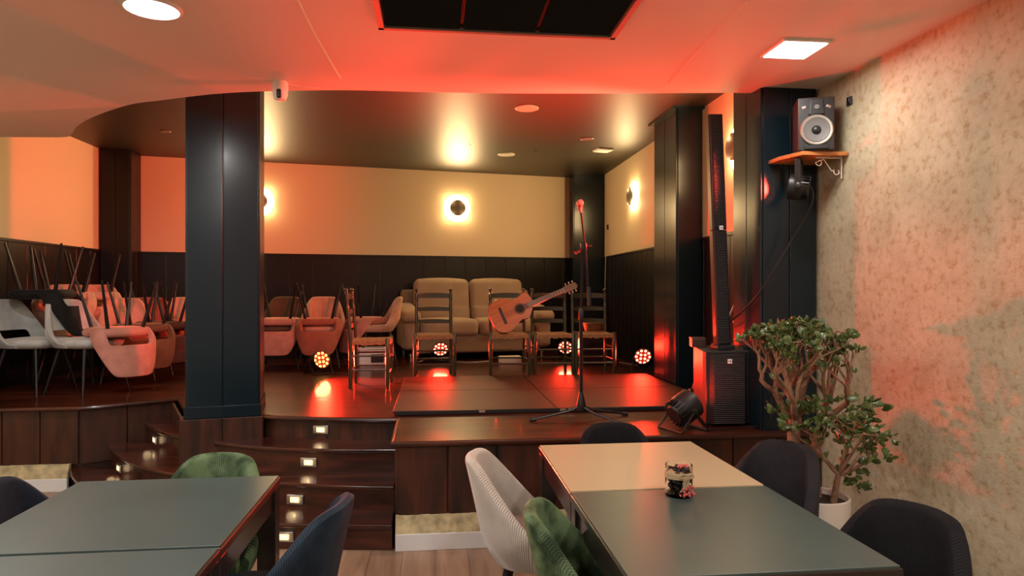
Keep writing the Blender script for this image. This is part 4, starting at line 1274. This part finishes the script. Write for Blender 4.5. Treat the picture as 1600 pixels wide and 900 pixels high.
# ================================================================== JADE PLANT
PX, PY = 1.935, 3.28
pt = thing('jade_plant', 'big jade tree with thick bare branches in a white pot by the right wall', 'plant', (PX, PY, 0))
bm = B(); lathe(bm, [(.105, 0), (.115, .01), (.150, .25), (.165, .42), (.166, .50), (.158, .505), (.152, .50), (.150, .47)], seg=40); obj('pot', bm, M['pot'], pt, smooth=True)
bm = B(); lathe(bm, [(.152, .46), (.151, .472), (.08, .480), (0, .482)], seg=30); obj('soil', bm, M['soil'], pt, smooth=True)
rp = random.Random(21)
bmB, bmL = B(), B()
leafn = 0
def leaf(p, d, s):
    """thick rounded jade leaf"""
    d = d.normalized()
    side = d.cross(Vector((rp.uniform(-1, 1), rp.uniform(-1, 1), rp.uniform(-.3, 1)))).normalized()
    n = side.cross(d).normalized()
    L, Wd, T = s, s * .33, s * .09
    prof = [(0, .12), (.25, .72), (.55, 1.0), (.82, .8), (1.0, .25)]
    prev = None
    for f, wv in prof:
        c = p + d * (L * f) + n * (L * .10 * f * f)
        ring = [bmL.verts.new(c + side * Wd * wv), bmL.verts.new(c + n * T * (.5 + .5 * wv)), bmL.verts.new(c - side * Wd * wv), bmL.verts.new(c - n * T * (.5 + .5 * wv))]
        if prev:
            for k in range(4): bmL.faces.new((prev[k], prev[(k + 1) % 4], ring[(k + 1) % 4], ring[k]))
        else: bmL.faces.new(ring[::-1])
        prev = ring
    bmL.faces.new(prev)
def cluster(p, d, n, s=.034):
    for k in range(n):
        v = d + Vector((rp.uniform(-1, 1), rp.uniform(-1, 1), rp.uniform(-.7, .9))) * 1.0
        leaf(p + Vector((rp.uniform(-1, 1), rp.uniform(-1, 1), rp.uniform(-1, 1))) * .012, v, s * rp.uniform(.7, 1.3))
zcap = 1.35
def grow(p, d, r, L, depth, bx, bnd):
    """one branch: bent tube then a fork"""
    pts = [p]; q = p.copy(); dd_ = d.copy()
    nseg = 4
    for k in range(nseg):
        dd_ = (dd_ + Vector((rp.uniform(-.28, .28), rp.uniform(-.28, .28), rp.uniform(-.06, .26)))).normalized()
        q2 = q + dd_ * (L / nseg)
        # keep the crown inside its bounds
        if q2.x > bnd[1]: dd_.x = -abs(dd_.x) * .4
        if q2.x < bnd[0]: dd_.x = abs(dd_.x) * .4
        if q2.z > bnd[4] - 1.1 * ((q2.x - (bnd[0] + bnd[1]) / 2) ** 2 + q2.y ** 2): dd_.z = -abs(dd_.z) * .2
        if q2.y > bnd[3]: dd_.y = -abs(dd_.y) * .3
        if q2.y < bnd[2]: dd_.y = abs(dd_.y) * .3
        q = q + dd_ * (L / nseg); pts.append(q.copy())
    r2 = r * .74
    tube(bmB, pts, [r + (r2 - r) * k / nseg for k in range(nseg + 1)], 8)
    if depth == 0:
        cluster(q, dd_, rp.randint(4, 6), .031)
        if rp.random() < .5: cluster(pts[-2], dd_, 4)
        return
    nk = 3 if (depth >= 3 and rp.random() < .55) else 2
    for k in range(nk):
        an = 2 * PI * k / nk + rp.uniform(-.5, .5)
        axis = Vector((math.cos(an), math.sin(an), 0))
        nd = (dd_ + axis * rp.uniform(.45, .85) + Vector((0, 0, .10))).normalized()
        grow(q, nd, r2 * rp.uniform(.75, .92), L * rp.uniform(.68, .88), depth - 1, bx, bnd)
    if depth <= 2 and rp.random() < .6: cluster(pts[rp.randint(1, 3)] + dd_.orthogonal() * .01, dd_, 3, .030)
bnd = (-.31, .17, -.26, .34, 1.39)
tube(bmB, [(-.03, .02, .46), (-.09, .02, .62), (-.10, .03, .80), (-.09, .03, .90)], [.044, .034, .032, .034], 10)
for d_, r_, L_ in [((-.85, -.1, .75), .022, .20), ((-.25, .25, 1), .023, .17), ((.3, -.35, 1.0), .022, .17), ((.70, .30, .8), .022, .19), ((-.45, -.55, .8), .020, .17), ((.1, .1, 1), .02, .18)]:
    grow(Vector((-.09, .03, .88)), Vector(d_).normalized(), r_, L_, 4, 0, bnd)
tube(bmB, [(.03, .04, .46), (.02, .05, .68), (.06, .05, .86)], [.03, .024, .02], 8)
for d_ in [(.5, .2, .8), (.0, -.3, 1), (.8, -.1, .8)]:
    grow(Vector((.06, .05, .85)), Vector(d_).normalized(), .017, .18, 3, 0, bnd)
# second, lower leafy stem
tube(bmB, [(.06, -.06, .46), (.07, -.07, .56), (.08, -.08, .64)], [.018, .015, .013], 8)
bnd2 = (-.42, .32, -.34, .3, .95)
for d_ in [(.8, -.2, .6), (-.5, .5, .6), (.3, -.3, .8), (.5, .5, .5), (-.9, .3, .6), (.9, .2, .2), (0, 0, 1)]:
    grow(Vector((.08, -.08, .62)), Vector(d_).normalized(), .009, .17, 2, 0, bnd2)
for k in range(210):
    a = rp.uniform(0, 2 * PI); rr = rp.uniform(.05, .33)
    p = Vector((.08 + rr * math.cos(a), -.05 + rr * .8 * math.sin(a), rp.uniform(.55, 1.0)))
    p.x -= .04
    if p.x > .40 or (p.y < .02 and p.x < .12 and p.z < .84) or (p.z < .70 and rr > .2): continue
    cluster(p, Vector((math.cos(a), math.sin(a), .3)), 4, .04)
obj('branches', bmB, M['bark'], pt, smooth=True, ang=80)
obj('foliage', bmL, M['leaf'], pt, smooth=True, ang=60)

# ================================================================== GLASS JAR
jp = at(1065, 777, .75)
jr = thing('glass_jar', 'glass jar of dark dried berries tied with twine and pink sprigs', 'jar', (jp.x, jp.y + .03, .75))
bm = B(); lathe(bm, [(0, 0), (.050, 0), (.0525, .004), (.0525, .120), (.0505, .1215), (.049, .120), (.049, .008), (0, .008)], seg=40); obj('jar_glass', bm, M['glass'], jr, smooth=True, ang=60)
bm = B()
rj = random.Random(3)
for k in range(150):
    a = rj.uniform(0, 2 * PI); r_ = math.sqrt(rj.random()) * .040; z = rj.uniform(.014, .108)
    bmesh.ops.create_icosphere(bm, subdivisions=1, radius=rj.uniform(.007, .012), matrix=Matrix.Translation((r_ * math.cos(a), r_ * math.sin(a), z)))
o = obj('dried_berries', bm, M['berry'], jr, smooth=True, ang=180); o['kind'] = 'stuff'
bm = B(); lathe(bm, [(.0528, .070), (.0545, .072), (.0545, .092), (.0528, .094)], seg=40); obj('twine_band', bm, M['rope'], jr, smooth=True)
bm = B()
for k in range(9):
    x0 = .012 + rj.uniform(-.008, .008)
    tube(bm, spline([(x0, -.056, .088), (x0 + rj.uniform(-.012, .016), -.062, .06), (x0 + rj.uniform(-.03, .03), -.060, .028)], 4), .0013, 5)
for s in (-1, 1):
    tube(bm, spline([(.012, -.057, .088), (.012 + s * .018, -.06, .095), (.012 + s * .028, -.056, .084), (.012 + s * .014, -.058, .080), (.012, -.057, .088)], 5), .002, 6)
obj('twine_bow', bm, M['rope'], jr, smooth=True)
bm = B()
for k in range(26):
    c = (-.004 if k % 2 else .026, -.060, .026)
    bmesh.ops.create_icosphere(bm, subdivisions=1, radius=rj.uniform(.004, .007), matrix=Matrix.Translation((c[0] + rj.uniform(-.012, .012), c[1] + rj.uniform(-.004, .004), c[2] + rj.uniform(-.018, .024))))
obj('pink_sprig', bm, M['sprig'], jr, smooth=True, ang=180)
bm = B()
for k in range(12):
    a = rj.uniform(0, 2 * PI)
    bmesh.ops.create_icosphere(bm, subdivisions=1, radius=rj.uniform(.006, .009), matrix=Matrix.Translation((.018 + .022 * math.cos(a), .012 * math.sin(a), rj.uniform(.104, .114))))
obj('pale_petals', bm, M['sprig'], jr, smooth=True, ang=180)
